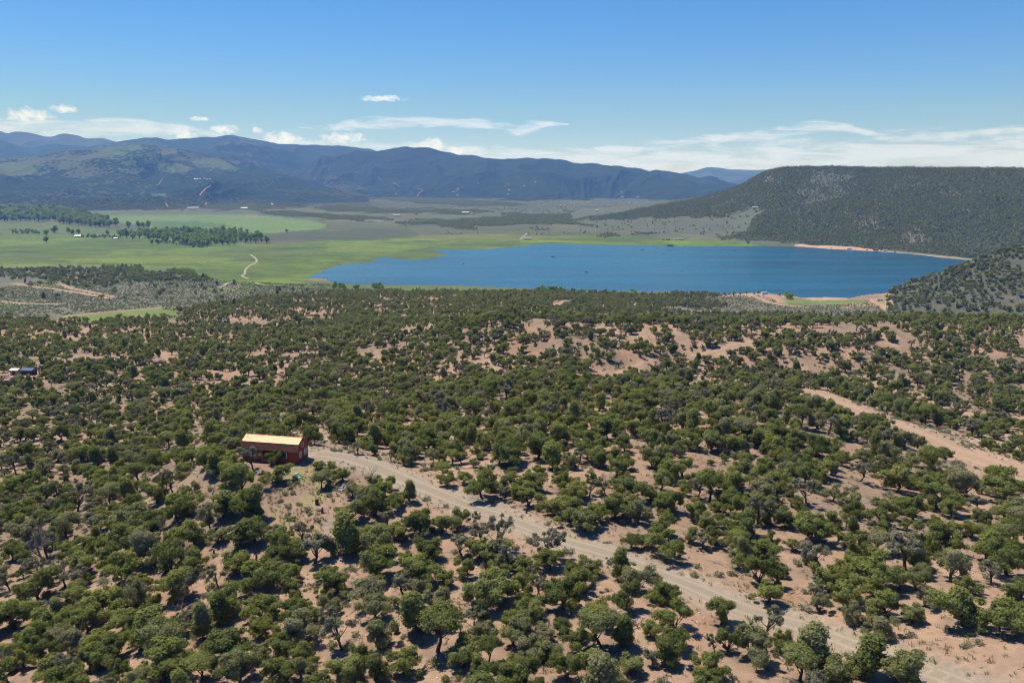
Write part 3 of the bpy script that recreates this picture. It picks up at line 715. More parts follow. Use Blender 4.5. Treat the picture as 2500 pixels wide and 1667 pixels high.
# ================================================================== WHERE THE TREES STAND
# read off the photograph: (x, foot y, crown width) in enlarged crops; o = open/sparse, d = dead, f = flat top, b = bush, g = bright bush, u = big round, s = slim
TL = """120 400 170;60 190 160;230 120 150;330 230 150;320 335 120;420 190 150;560 290 170 o;400 412 170;690 262 110;800 255 150 f;720 130 140;880 140 140;
715 440 130;930 420 190;1080 430 170;1050 490 150;1270 350 210 u;1130 230 150;1430 212 90 b;1740 165 250 u;2000 95 150;
1600 330 200;1760 360 230 u;1830 500 200;1720 545 190;1690 730 180;1560 515 120;1400 530 190;2020 510 170;310 700 250 d;580 730 170;480 560 110 b;560 500 60 b;630 500 60 b;190 525 170;90 640 150;
830 625 220 u;900 785 200;1090 650 220 u;1275 605 150 d;1390 695 170;1240 745 190 f;1360 755 150;280 925 210 u;470 830 150 o;760 1070 260 u;1250 905 230 u;900 1135 180;
1660 1010 200;1830 865 260 u;1880 1075 220 u;1570 1105 130 s;2000 735 130;2120 645 130;2110 605 120;2090 795 170;2260 660 180 o;2320 780 110;2090 925 140;2150 1065 200;2330 935 100;
110 1130 260 u;330 1165 220;180 1290 200;640 1175 220;1010 1285 180 s;1150 1225 150;1390 1135 150 o;1240 1155 110 o;1450 1505 180 f;340 1385 180;560 1305 180;720 1285 170;850 1335 200;
1230 1360 300 u;1180 1515 300 u;1650 1410 280 u;1850 1200 150;1880 1345 130;2160 1225 230;2200 1355 150;730 1425 200;540 1485 170 o;390 1505 200;100 1530 200 d;860 1505 150;1720 1525 230;1960 1505 200;2160 1475 190;180 1405 150;60 1385 150;1310 1015 110 d;1540 260 110 d"""
TM = """420 190 140;500 245 120;585 212 80 s;450 300 130;180 365 180 u;650 445 190;820 440 130;930 430 170;1040 405 90 o;430 392 110 o;500 475 140;180 585 170 s;290 500 130;390 545 200;340 625 200;755 535 90 b;960 605 150 o;1090 625 150;930 640 70 b;
1305 690 180 o;1560 625 210 o;1100 185 190;860 105 110;970 95 100;1250 155 120;1360 185 110;1440 255 150;1510 282 80 b;1620 325 160;1730 365 180 u;1760 205 170 u;1840 435 200;1930 375 130;1880 180 110 o;1990 165 100 o;2060 335 170;2160 315 170;2140 185 170;2180 545 130;2320 205 130;2320 545 120;
40 595 120;70 885 190 u;260 945 230;350 765 220;540 885 140 o;680 825 230 u;840 825 130;820 995 170;650 905 130;480 985 90;1000 765 130;1130 960 300 u;1240 725 140;1370 705 130;1370 885 170;1500 795 90 o;1500 905 130 o;1600 705 180;1750 765 130;1690 990 230 u;1890 745 150;2070 725 110 o;2110 785 110 s;2230 865 220;2150 1000 190;1960 955 100 b;2330 935 120;
20 1015 130;100 1285 250 o;340 1085 200;350 1255 200;640 1135 160 s;790 1295 260 f;1050 1165 150 o;1110 1195 140;970 1395 220 u;340 1495 200;550 1465 180;770 1395 90 b;850 1505 80 b;930 1495 60 b;130 1505 220;1330 1245 230 u;1480 1065 150;1590 1125 110 d;1450 1335 180;1550 1355 150;1560 1215 130;1810 1275 210;1960 1265 230 f;2040 1155 130 o;1720 1505 200;1920 1505 230;2170 1445 160;2060 1535 170;2310 1185 130;2330 1385 120;1150 1535 210;1320 1560 180;1420 1505 190;1340 1425 140"""
TR = """40 135 120;70 690 190;210 585 60 s;300 625 90 o;380 600 140;340 505 130;110 375 150;40 545 150;170 165 120;270 295 120 o;360 255 110;500 235 140;460 335 130;620 375 120;690 325 150;730 225 150;780 265 130;540 580 170;650 485 150 o;950 225 150;1060 175 120;1000 600 220 u;830 485 140;1120 485 120;1250 425 120;1420 475 150;960 335 130 o;1130 325 120;1310 195 130 o;1430 165 110;1540 265 180;1640 435 190;1790 375 200;1890 425 120;1980 300 200 u;2220 310 200 u;2050 375 100 o;2160 395 80 b;2290 425 150;
330 860 150 s;400 885 110;590 935 200;660 695 150;530 685 140;720 965 150;935 1045 170 f;1010 780 190 o;1100 910 190;1230 805 160;1320 655 170;1420 660 140 f;1390 890 240 u;1590 765 200 o;1560 885 170;1700 875 120;1180 1115 190 u;1050 1025 100;1790 645 190;1880 655 150;1880 835 210;1940 545 120;2020 545 110;2220 605 120 f;2280 595 130 f;2110 705 190;2240 795 230;2140 845 120 o;1450 1065 210;1430 1195 160;1690 1300 220 u;1640 1095 130;1720 995 120;1960 1115 240;2190 1150 260 u;2040 1410 330 u;2000 905 130;1950 1410 60 g;
60 965 150;110 1140 200;420 1105 170;560 1112 50 g;700 1185 170 o;780 1275 130;380 1290 90 o;470 1285 150;610 1345 220;340 1425 200;940 1245 100 d;990 1445 170 s;1130 1445 180;1220 1295 130;1300 1435 150 s;1540 1485 240 u;1170 1485 170;2120 1485 260;60 1360 170;2320 960 150"""
TC = """550 775 230 o;850 705 200;820 935 220;110 845 150 s;260 735 170;1215 590 130 f;1280 782 110;1325 778 110;1440 815 130;1490 585 190 f;1580 645 160;1760 600 120 o;1940 622 140;2085 712 140;2150 692 110 o;2320 735 150;1340 995 170 f;1430 985 110;1590 915 180;1690 1095 200;1880 1155 230;2130 1010 180"""
listed = []
def add_list(txt, ox, oy, k):
    for it in txt.replace('\n', '').split(';'):
        q = it.split()
        if len(q) < 3: continue
        listed.append((ox + float(q[0]) * k, oy + float(q[1]) * k, float(q[2]) * k, q[3] if len(q) > 3 else 'r'))
add_list(TC, 500, 980, .21259); add_list(TL, 0, 1150, .34014); add_list(TM, 800, 1150, .34014); add_list(TR, 1600, 1100, .38265)
trees = []      # x, y, width, type, photo px, photo py
for (px, py, w, ty), (x, y) in zip(listed, hit([(a, b) for a, b, _, _ in listed], [])):
    z = float(GROUND.z(np.array([x]), np.array([y]))[0])
    dep = y * CT - (z - CAMZ) * ST
    wid = w / F * dep
    if any((t[0] - x) ** 2 + (t[1] - y) ** 2 < (.36 * (t[2] + wid) * .5) ** 2 for t in trees): continue
    if min(polydist(np.array([x]), np.array([y]), road_lines[q][1], False)[0] - road_lines[q][2] * .5 for q in (0, 1)) < .3 * wid: continue
    trees.append((x, y, wid * 1.0, ty, px, py))
n_listed = len(trees)

def jitter_grid(cell, x0, x1, y0, y1, r):
    nx = int((x1 - x0) / cell); ny = int((y1 - y0) / cell)
    i, j = np.meshgrid(np.arange(nx), np.arange(ny))
    x = x0 + (i + .5 * (j % 2) + r.uniform(.05, .95, i.shape)) * cell; y = y0 + (j + r.uniform(.05, .95, i.shape)) * cell
    return x.ravel(), y.ravel()
# clearings: nothing grows on these
CLEAR = [DRIVE, MAINR]
BARE = [C6([(550, 740), (690, 775), (650, 830), (590, 810)]), C6([(1510, 670), (1580, 720), (1590, 790), (1510, 770), (1480, 730)]),
        C6([(1690, 990), (1760, 1200), (1760, 1420), (1690, 1300)]), C7([(1640, 880), (1850, 900), (2130, 1050), (2060, 1060), (1800, 950)]), C7([(1690, 1030), (1850, 1110), (2080, 1170), (2080, 1230), (1850, 1200), (1700, 1100)]),
        [(590, 1095), (770, 1090), (860, 1100), (900, 1130), (840, 1180), (820, 1300), (700, 1330), (650, 1260), (600, 1160)],
        C6([(1300, 560), (1560, 545), (1700, 500), (1690, 560), (1500, 600), (1330, 600)]), C6([(1050, 215), (1095, 300), (1060, 330), (1000, 300)]), C6([(880, 400), (960, 370), (950, 420), (890, 440)]),
        C7([(1390, 240), (1500, 235), (1490, 285), (1400, 280)]), C7([(1810, 255), (1870, 260), (1870, 330), (1830, 300)]), C7([(220, 220), (300, 215), (300, 260), (230, 260)])]
bx, by = jitter_grid(4.15, -900, 900, 60, 1120, rng)
bd = np.hypot(bx, by); baz = np.degrees(np.arctan2(bx, by))
keep = (np.abs(baz) < 41) & (bd > 60)
bx, by = bx[keep], by[keep]; bz = GROUND.z(bx, by); bqx, bqy = project(bx, by, bz)
SAGEL = [(-900, 600), (0, 640), (150, 640), (280, 645), (440, 655), (540, 685), (700, 693), (830, 694), (840, 704), (790, 716), (700, 722), (560, 738), (420, 760), (330, 773), (150, 781), (0, 779), (-900, 785)]
SAGER = C3([(600, 1228), (1700, 1228), (2400, 1300), (3000, 1300), (3000, 1345), (2352, 1346), (1900, 1346), (1560, 1350), (1330, 1350), (600, 1352), (300, 1350), (40, 1338), (40, 1312), (350, 1320), (460, 1300), (300, 1250), (450, 1235)])
GREENL = C1([(380, 1490), (975, 1440), (1160, 1470), (1180, 1500), (900, 1500), (600, 1540), (500, 1530), (300, 1530)])
bnoise = fbm(bx / 12, by / 12, 3, 301) * .38 + fbm(bx / 55, by / 55, 2, 302) * .14 + .5
keep = (rng.random(len(bx)) > .08) & (bnoise < .63 - .05 * np.clip((np.hypot(bx, by) - 330) / 260, 0, 1))
keep &= ~(inpoly(bqx, bqy, SAGEL) & (np.hypot(bx, by) > 560)) & ~(inpoly(bqx, bqy, SAGER) & (np.hypot(bx, by) > 560)) & ~(inpoly(bqx, bqy, GREENL) & (np.hypot(bx, by) > 560))
for pl in BARE: keep &= ~inpoly(bqx, bqy, pl)
_sdb = polydist(bx, by, LAKE_XY); keep &= ~inpoly(bx, by, LAKE_XY) & (_sdb > 22)
# strip of meadow along the near shore has no trees on the left
keep &= ~((bqx > 760) & (bqx < 1250) & (by > 945)) & ~((bqx >= 1250) & (bqx < 1640) & (by > 985)) & ~((bqx < 760) & (by > 950))
for nm, S, w in road_lines:
    if nm != 'hill_road' and nm != 'hill_track': keep &= polydist(bx, by, S, False) > w * .5 + (3.4 if w > 9 and nm == 'dirt_road' else 1.9)
    elif nm == 'hill_track': keep &= polydist(bx, by, S, False) > 2.6
    if nm == 'gravel_driveway': keep &= polydist(bx, by + 3.5, S, False) > w * .5 + 1.2
    if w > 10 and nm == 'dirt_road': keep &= (polydist(bx, by + 5, S, False) > w * .5 + 1.5) & (polydist(bx, by + 10, S, False) > w * .5)
    if nm in ('hill_track', 'gully_road'): keep &= polydist(bx, by + 4.5, S, False) > 4.0
keep &= np.hypot(bx - CAB_C[0], by - CAB_C[1]) > 8.5
for hx_, hy_ in hit([(40, 914), (72, 914), (8, 922)], []): keep &= (np.hypot(bx - hx_, by - hy_) > 5) & (np.hypot(bx - hx_ * .97, by - hy_ * .97) > 5)
# where the photograph's own trees are listed, do not fill in
cov = ((bqy > 1158) & (bqx > -40) & (bqx < 2540)) | inpoly(bqx, bqy, [(500, 1085), (1000, 1065), (1000, 1300), (500, 1300)])
cov2 = (bqy > 1110) & (bqx > 1600) & (bqx < 2540)
keep &= ~((cov | cov2) & (rng.random(len(bx)) < np.where(bqx < 620, .0, .12)))
TX = np.array([t[0] for t in trees]); TY = np.array([t[1] for t in trees]); TW = np.array([t[2] for t in trees])
idx = np.where(keep)[0]
if len(idx):
    for k0 in range(0, len(idx), 4000):
        ii = idx[k0:k0 + 4000]
        d = np.sqrt((bx[ii][:, None] - TX[None]) ** 2 + (by[ii][:, None] - TY[None]) ** 2) - TW[None] * .45
        keep[ii[d.min(1) < np.where(bqx[ii] < 620, .35, .7)]] = False
bx, by, bqx, bqy = bx[keep], by[keep], bqx[keep], bqy[keep]
bw = 2.2 + 2.55 * rng.random(len(bx)) ** 1.3
bw *= (1 - .10 * sstep(150, 230, np.hypot(bx, by)) - .10 * sstep(330, 600, np.hypot(bx, by))) * np.where(rng.random(len(bx)) < .16, .55, 1) * np.where(((bqy > 1158) & (bqx > 0)), .78, 1.0)
order = np.argsort(np.hypot(bx, by))
bx, by, bw, bqx, bqy = bx[order], by[order], bw[order], bqx[order], bqy[order]
# the 300 largest in view as individuals
fill = [(float(bx[i]), float(by[i]), float(bw[i]), 'r' if rng.random() > .2 else random.choice('ofs'), float(bqx[i]), float(bqy[i])) for i in range(min(len(bx), 400)) if -40 < bqx[i] < 2540]
live = [t for t in trees if t[3] in 'rousf']
need = max(0, 300 - len(live))
taken = {(t[0], t[1]) for t in fill[:need]}
trees += fill[:need]
rest = np.array([(float(x), float(y)) not in taken for x, y in zip(bx, by)])
bx, by, bw = bx[rest], by[rest], bw[rest]

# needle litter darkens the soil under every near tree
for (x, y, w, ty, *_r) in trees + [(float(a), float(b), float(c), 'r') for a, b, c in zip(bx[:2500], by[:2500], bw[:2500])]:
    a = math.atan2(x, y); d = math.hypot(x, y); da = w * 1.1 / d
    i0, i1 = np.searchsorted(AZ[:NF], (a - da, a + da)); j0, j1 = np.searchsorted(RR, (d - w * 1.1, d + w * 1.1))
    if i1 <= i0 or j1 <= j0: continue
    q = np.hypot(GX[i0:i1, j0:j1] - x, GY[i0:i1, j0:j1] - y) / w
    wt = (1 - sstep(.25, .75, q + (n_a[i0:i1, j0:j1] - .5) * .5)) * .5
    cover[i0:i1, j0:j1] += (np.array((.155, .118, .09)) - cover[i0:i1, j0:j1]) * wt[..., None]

# ================================================================== GROUND MESHES
na, nr = GX.shape
V = np.stack([GX, GY, GZ], -1).reshape(-1, 3)
ii = np.arange(na)[:, None] * nr; i2 = ((np.arange(na) + 1) % na)[:, None] * nr; jj = np.arange(nr - 1)[None]
quads = np.stack([ii + jj, i2 + jj, i2 + jj + 1, ii + jj + 1], -1)
fc = cls[:, :-1].reshape(-1); quads = quads.reshape(-1, 4)
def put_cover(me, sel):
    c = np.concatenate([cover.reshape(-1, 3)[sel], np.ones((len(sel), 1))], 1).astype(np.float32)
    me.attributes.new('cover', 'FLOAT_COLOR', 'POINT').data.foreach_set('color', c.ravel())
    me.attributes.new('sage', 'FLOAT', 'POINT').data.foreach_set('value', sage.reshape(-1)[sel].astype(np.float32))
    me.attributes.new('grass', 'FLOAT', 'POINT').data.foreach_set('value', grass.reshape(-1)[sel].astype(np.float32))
for k, nm in enumerate(('ground', 'meadow', 'irrigated_field', 'sagebrush_flat', 'beach')):
    q = quads[fc == k]
    if not len(q): continue
    sel, inv = np.unique(q, return_inverse=True)
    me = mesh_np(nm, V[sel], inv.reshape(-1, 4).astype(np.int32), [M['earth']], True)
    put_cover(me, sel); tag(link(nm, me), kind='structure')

# lake
def water_material():
    m, nt = new_mat('lake_water')
    o = N(nt, 'ShaderNodeOutputMaterial'); b = N(nt, 'ShaderNodeBsdfPrincipled')
    geo = N(nt, 'ShaderNodeNewGeometry'); P = geo.outputs['Position']
    mp = N(nt, 'ShaderNodeMapping'); mp.inputs['Scale'].default_value = (.35, 1.0, 1.0); L(nt, P, mp.inputs[0])
    mp2 = N(nt, 'ShaderNodeMapping'); mp2.inputs['Scale'].default_value = (.0022, .016, 1.0); mp2.inputs['Rotation'].default_value = (0, 0, .12); L(nt, P, mp2.inputs[0])
    n = noise(nt, mp2.outputs[0], 1.0, 6, .62); sx = N(nt, 'ShaderNodeSeparateXYZ'); L(nt, P, sx.inputs[0])
    dp = ramp(nt, math_(nt, 'MULTIPLY_ADD', n, .35, math_(nt, 'MULTIPLY_ADD', sx.outputs[0], .0008, .12)), [(0.0, (.055, .135, .190)), (.3, (.026, .110, .180)), (.7, (.016, .088, .145)), (1.0, (.010, .068, .112))])
    st_ = ramp(nt, n, [(.36, .72), (.5, 1.0), (.66, 1.22)])
    c = mixc(nt, 1.0, dp, st_, 'MULTIPLY')
    L(nt, c, b.inputs['Base Color']); L(nt, ramp(nt, n, [(.3, .14), (.7, .3)]), b.inputs['Roughness']); b.inputs['IOR'].default_value = 1.33
    b.inputs['Specular IOR Level'].default_value = .5
    w1 = noise(nt, P, .35, 3, .6); w2 = noise(nt, mp.outputs[0], .06, 4, .6)
    bp = N(nt, 'ShaderNodeBump', ins={'Strength': .9, 'Distance': .9}); L(nt, math_(nt, 'MULTIPLY_ADD', w2, 2.0, w1), bp.inputs['Height']); L(nt, bp.outputs[0], b.inputs['Normal'])
    L(nt, b.outputs[0], o.inputs[0]); return m
cx, cyy = LAKE_XY.mean(0)
ring = np.array([(x + (x - cx) / math.hypot(x - cx, y - cyy) * 14, y + (y - cyy) / math.hypot(x - cx, y - cyy) * 14) for x, y in LAKE_XY])
from mathutils.geometry import tessellate_polygon
tri = tessellate_polygon([[Vector((x, y, 0)) for x, y in ring]])
me = bpy.data.meshes.new('lake'); me.from_pydata([(x, y, 0.0) for x, y in ring], [], [tuple(t) for t in tri]); me.materials.append(water_material()); me.update()
_nz = sum(p.normal.z for p in me.polygons)
if _nz < 0: me.flip_normals()
tag(link('lake', me), kind='structure')

# roads: draped strips with ragged edges
def road_material(name, a, b_, track):
    m, nt = new_mat(name)
    o = N(nt, 'ShaderNodeOutputMaterial'); b = N(nt, 'ShaderNodeBsdfPrincipled'); b.inputs['Roughness'].default_value = .95; b.inputs['Specular IOR Level'].default_value = .08
    geo = N(nt, 'ShaderNodeNewGeometry'); P = geo.outputs['Position']; ac = N(nt, 'ShaderNodeAttribute', attribute_name='across')
    n1 = noise(nt, P, .8, 6, .7); n2 = noise(nt, P, .15, 4)
    c = mixc(nt, n1, a, b_)
    d = math_(nt, 'ABSOLUTE', math_(nt, 'SUBTRACT', math_(nt, 'ABSOLUTE', ac.outputs['Fac']), .48))
    t = ramp(nt, math_(nt, 'MULTIPLY_ADD', n2, .25, d), [(.12, 1.0), (.34, 0.0)])
    c = mixc(nt, math_(nt, 'MULTIPLY', t, .65), c, track)
    L(nt, c, b.inputs['Base Color'])
    bp = N(nt, 'ShaderNodeBump', ins={'Strength': .4, 'Distance': .12}); L(nt, n1, bp.inputs['Height']); L(nt, bp.outputs[0], b.inputs['Normal'])
    L(nt, b.outputs[0], o.inputs[0]); return m
M['gravel'] = road_material('driveway_gravel', (.235, .195, .138), (.34, .272, .198), (.39, .325, .245))
M['track'] = road_material('meadow_track_dirt', (.27, .24, .15), (.36, .32, .22), (.40, .36, .26))
M['dirt'] = road_material('road_dirt', (.31, .205, .138), (.40, .27, .185), (.43, .30, .21))
GROUND = Polar(AZ[:NF], RR, GZ[:NF])
for nm, S, w in road_lines:
    n = len(S); tan = np.gradient(S, axis=0); tan /= np.linalg.norm(tan, axis=1)[:, None]
    nor = np.stack([-tan[:, 1], tan[:, 0]], 1)
    u = np.linspace(-1, 1, 7 if w < 12 else 3)
    wid = w * .5 * (1 + .16 * fbm(np.arange(n) / 4.0, np.full(n, w), 3, 5))
    if nm == 'gravel_driveway': wid = wid * (1 + .55 * np.exp(-((S[:, 1] - 136) / 9) ** 2))
    X = S[:, None, :] + nor[:, None, :] * (u[None, :, None] * wid[:, None, None])
    edge = (np.abs(u) == 1)[None, :] * fbm(S[:, :1] / 1.5, S[:, 1:] / 1.5 + np.arange(len(u))[None] * 7, 2, 9) * .16 * w
    X = X + nor[:, None, :] * (edge * np.sign(u)[None, :])[..., None]
    dd = np.hypot(X[..., 0], X[..., 1])
    Z = surf(X[..., 0].ravel(), X[..., 1].ravel()).reshape(dd.shape) + .04 + dd * .0003 + (1.5 if nm == 'hill_road' else 0)
    if nm != 'hill_road': Z = Z - (np.abs(u) == 1)[None, :] * (.12 + dd * .0006)
    Vv = np.concatenate([X, Z[..., None]], -1).reshape(-1, 3); k = len(u)
    a = np.arange(n - 1)[:, None] * k; b = np.arange(k - 1)[None]
    me = mesh_np(nm, Vv, np.stack([a + b, a + b + 1, a + k + b + 1, a + k + b], -1).reshape(-1, 4), [M['gravel'] if nm == 'gravel_driveway' else M['track'] if nm == 'meadow_track' else M['dirt']], True)
    me.attributes.new('across', 'FLOAT', 'POINT').data.foreach_set('value', np.tile(u, n).astype(np.float32))
    nz = np.empty(len(me.polygons) * 3, np.float32); me.polygons.foreach_get('normal', nz)
    if nz[2::3].sum() < 0: me.flip_normals()
    tag(link(nm, me), kind='structure')

# hills
def rng_cover(r, base, alt, sc, seed):
    c = np.empty(r.X.shape + (3,)); c[:] = base
    return lerp(c, alt, sstep(.4, .65, fbm(r.X / sc, r.Y / sc, 4, seed) * .5 + .5))
mc = rng_cover(MESA, (.078, .082, .044), (.055, .068, .036), 160, 401)
mpx, mpy = project(MESA.X, MESA.Y, MESA.Z)
mjx = mpx + fbm(MESA.X / 60, MESA.Y / 60, 3, 403) * 14; mjy = mpy + fbm(MESA.X / 60, MESA.Y / 60, 3, 404) * 8
MESA_SAGE = C3([(-700, 750), (200, 735), (400, 735), (560, 700), (620, 670), (700, 680), (620, 760), (640, 800), (500, 870), (330, 870), (200, 860), (-700, 900)])
_ms = inpoly(mjx, mjy, MESA_SAGE)
MESA_OPEN = [C3([(1000, 440), (1250, 440), (1300, 560), (1150, 620), (900, 660), (920, 560)]), C3([(1560, 840), (1680, 800), (1760, 900), (1620, 910), (1540, 880)]), C3([(1200, 700), (1420, 740), (1480, 820), (1300, 790)]), C3([(700, 470), (790, 480), (800, 530), (720, 530)])]
mc = lerp(mc, (.115, .128, .085), _ms * .95)
mc = lerp(mc, (.115, .125, .08), np.maximum(1 - sstep(.02, .14, np.broadcast_to(MESA.t[None], MESA.X.shape)), 1 - sstep(1500, 1720, mpx)) * (mpx < 1950))
for k, pl in enumerate(MESA_OPEN): mc = lerp(mc, (.15, .145, .12) if k == 0 else (.25, .19, .135), inpoly(mjx, mjy, pl) * .45)
_rk = inpoly(mjx, mjy, C3([(1780, 570), (2000, 540), (2250, 540), (2352, 580), (2352, 610), (1980, 600)])) | inpoly(mjx, mjy, C3([(1870, 670), (1980, 650), (2050, 690), (1900, 700)]))
mc = lerp(mc, (.12, .11, .105), _rk * .9)
MESA.build('mesa', M['earth'], mc, sage=np.where(_ms, .5, .55))
HEAD.build('headland_hill', M['earth'], rng_cover(HEAD, (.125, .118, .08), (.10, .105, .07), 40, 411), sage=np.full(HEAD.X.shape, .8))
hm = hill_material('forested_slope', .035, (.020, .032, .017), (.044, .058, .030), 8.0)
hm2 = hill_material('far_forested_slope', .016, (.024, .036, .022), (.046, .058, .034), 14.0)
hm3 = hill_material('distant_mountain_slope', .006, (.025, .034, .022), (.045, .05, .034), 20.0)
fpx, fpy = project(FRONT.X, FRONT.Y, FRONT.Z)
fpx = fpx + fbm(FRONT.X / 200, FRONT.Y / 200, 3, 421) * 10; fpy = fpy + fbm(FRONT.X / 200, FRONT.Y / 200, 3, 422) * 5
fo = .80 + .12 * fbm(FRONT.X / 500, FRONT.Y / 500, 4, 423)
_upper = inpoly(fpx, fpy, C1([(-700, 480), (0, 490), (880, 400), (1150, 430), (1400, 490), (1550, 560), (1300, 590), (900, 580), (500, 610), (0, 620), (-700, 620)]))
fo = np.where(_upper, .70 + .2 * fbm(FRONT.X / 300, FRONT.Y / 300, 4, 424), fo)
for pl in ([(350, 545), (420, 500), (460, 520), (430, 548)], [(430, 495), (620, 458), (690, 440), (715, 418), (790, 455), (700, 468), (500, 505)], [(1020, 470), (1060, 420), (1110, 430), (1150, 460), (1190, 500), (1090, 498)], [(1080, 565), (1130, 513), (1250, 550), (1150, 578)], [(780, 425), (890, 400), (920, 428), (830, 440)], [(-50, 530), (150, 500), (250, 490), (290, 502), (120, 525), (20, 565)], [(200, 590), (330, 560), (250, 595)], [(790, 505), (860, 488), (885, 515), (800, 527)], [(-60, 545), (180, 520), (240, 580), (60, 595)], [(1180, 500), (1380, 480), (1420, 510), (1250, 530)], [(960, 715), (1060, 705), (1050, 722), (970, 724)]):
    fo = np.where(inpoly(fpx, fpy, C1(pl)), .18, fo)
FRONT.build('foothill', hm, rng_cover(FRONT, (.10, .135, .068), (.105, .115, .07), 400, 425), forest=fo)
def forest_of(r, base, seed, sc=900): return base + .22 * fbm(r.X / sc, r.Y / sc, 4, seed)
mf = forest_of(MIDR, .86, 431); mqx, mqy = project(MIDR.X, MIDR.Y, MIDR.Z)
mf = np.where(inpoly(mqx, mqy, C2([(-30, 600), (60, 600), (150, 640), (250, 680), (100, 700), (-60, 690)])), .66, mf)
MIDR.build('mountain_ridge', hm, rng_cover(MIDR, (.085, .08, .06), (.10, .078, .06), 700, 432), forest=mf)
BACK.build('mountain_ridge', hm2, rng_cover(BACK, (.075, .08, .055), (.10, .09, .065), 900, 441), forest=forest_of(BACK, .82, 442, 1200))
FL2.build('mountain_ridge', hm2, rng_cover(FL2, (.065, .07, .05), (.08, .075, .055), 900, 451), forest=forest_of(FL2, .85, 452, 1200))
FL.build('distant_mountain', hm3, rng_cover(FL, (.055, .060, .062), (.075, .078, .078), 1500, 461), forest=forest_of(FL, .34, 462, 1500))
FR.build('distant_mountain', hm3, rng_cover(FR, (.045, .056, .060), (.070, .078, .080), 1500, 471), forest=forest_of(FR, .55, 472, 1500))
FR2.build('distant_hill', hm2, rng_cover(FR2, (.065, .07, .05), (.08, .075, .055), 900, 481), forest=forest_of(FR2, .8, 482, 1200))

# ================================================================== TREE SHAPES
def leaf_tris(cen, nrm_bias, n, rad, size, r, flat=1.0):
    d = r.normal(size=(n, 3)); d /= np.linalg.norm(d, axis=1)[:, None]
    p = cen + d * (rad * (.35 + .8 * r.random((n, 1)) ** .7 + .55 * (r.random((n, 1)) < .16) * r.random((n, 1)))) * np.array([1, 1, flat])
    nn = d * .8 + nrm_bias * .35 + r.normal(size=(n, 3)) * .45; nn /= np.linalg.norm(nn, axis=1)[:, None]
    t = np.cross(nn, r.normal(size=(n, 3))); t /= np.linalg.norm(t, axis=1)[:, None] + 1e-9
    b = np.cross(nn, t); s = size * r.uniform(.65, 1.35, (n, 1))
    v = np.stack([p + t * s, p - t * s * .5 + b * s * .75, p - t * s * .5 - b * s * .75], 1)
    return v.reshape(-1, 3)
def crown_lobes(kind, r):
    """returns lobe centres and radii, trunk top, for a tree about 4.2 m wide"""
    if kind == 'flat': n, c, e, lr = 20, (0, 0, 3.5), (1.75, 1.75, .55), (.5, .72)
    elif kind == 'slim': n, c, e, lr = 22, (0, 0, 2.5), (1.0, 1.0, 2.0), (.42, .66)
    elif kind == 'big': n, c, e, lr = 38, (0, 0, 1.95), (1.8, 1.8, 1.55), (.45, .78)
    elif kind == 'open': n, c, e, lr = 17, (0, 0, 2.8), (1.75, 1.75, 1.3), (.36, .56)
    elif kind == 'double': n, c, e, lr = 27, (0, 0, 2.1), (1.5, 1.3, 1.4), (.42, .72)
    else: n, c, e, lr = 27, (0, 0, 1.95), (1.65, 1.65, 1.45), (.42, .78)
    C = []; tries = 0
    if kind in ('round', 'big', 'double', 'open'):
        nl = {'round': 9, 'big': 13, 'double': 10, 'open': 8}[kind]
        for a in range(nl):
            th = 2 * math.pi * (a * .382 + r.uniform(-.08, .08)); up = r.uniform(-.75, .92) if kind != 'open' else r.uniform(-.2, .92)
            d = np.array([math.cos(th) * math.sqrt(max(.05, 1 - up * up)), math.sin(th) * math.sqrt(max(.05, 1 - up * up)), up])
            tip = np.array(c) + d * np.array(e) * r.uniform(.7, 1.12)
            if kind == 'double': tip[0] += .7 * np.sign(d[0]); tip[2] += .45 * (d[0] > 0)
            for q in range(r.integers(2, 5)):
                p = tip + r.normal(size=3) * np.array([.42, .42, .26]) - d * .25 * q
                if p[2] > (.8 if kind == 'open' else .3): C.append(p)
        for q in range(0 if kind == 'open' else 5): C.append(np.array(c) + r.normal(size=3) * np.array([.5, .5, .45]))
        lr = (.28, .62) if kind != 'open' else (.24, .46)
    while len(C) < n and tries < 4000 and kind in ('flat', 'slim'):
        tries += 1
        d = r.normal(size=3); d /= np.linalg.norm(d)
        p = np.array(c) + d * np.array(e) * r.uniform(.45, 1.0)
        if kind == 'slim': p[:2] *= max(.25, 1.15 - .2 * p[2])
        if p[2] < (.9 if kind in ('flat', 'open') else .4): continue
        if all(np.linalg.norm(p - q) > .42 for q in C): C.append(p)
    C = np.array(C); off = r.normal(size=2) * .35
    C[:, :2] += off * (C[:, 2:3] / 3)
    return C, r.uniform(lr[0], lr[1], len(C)), np.array(c), off
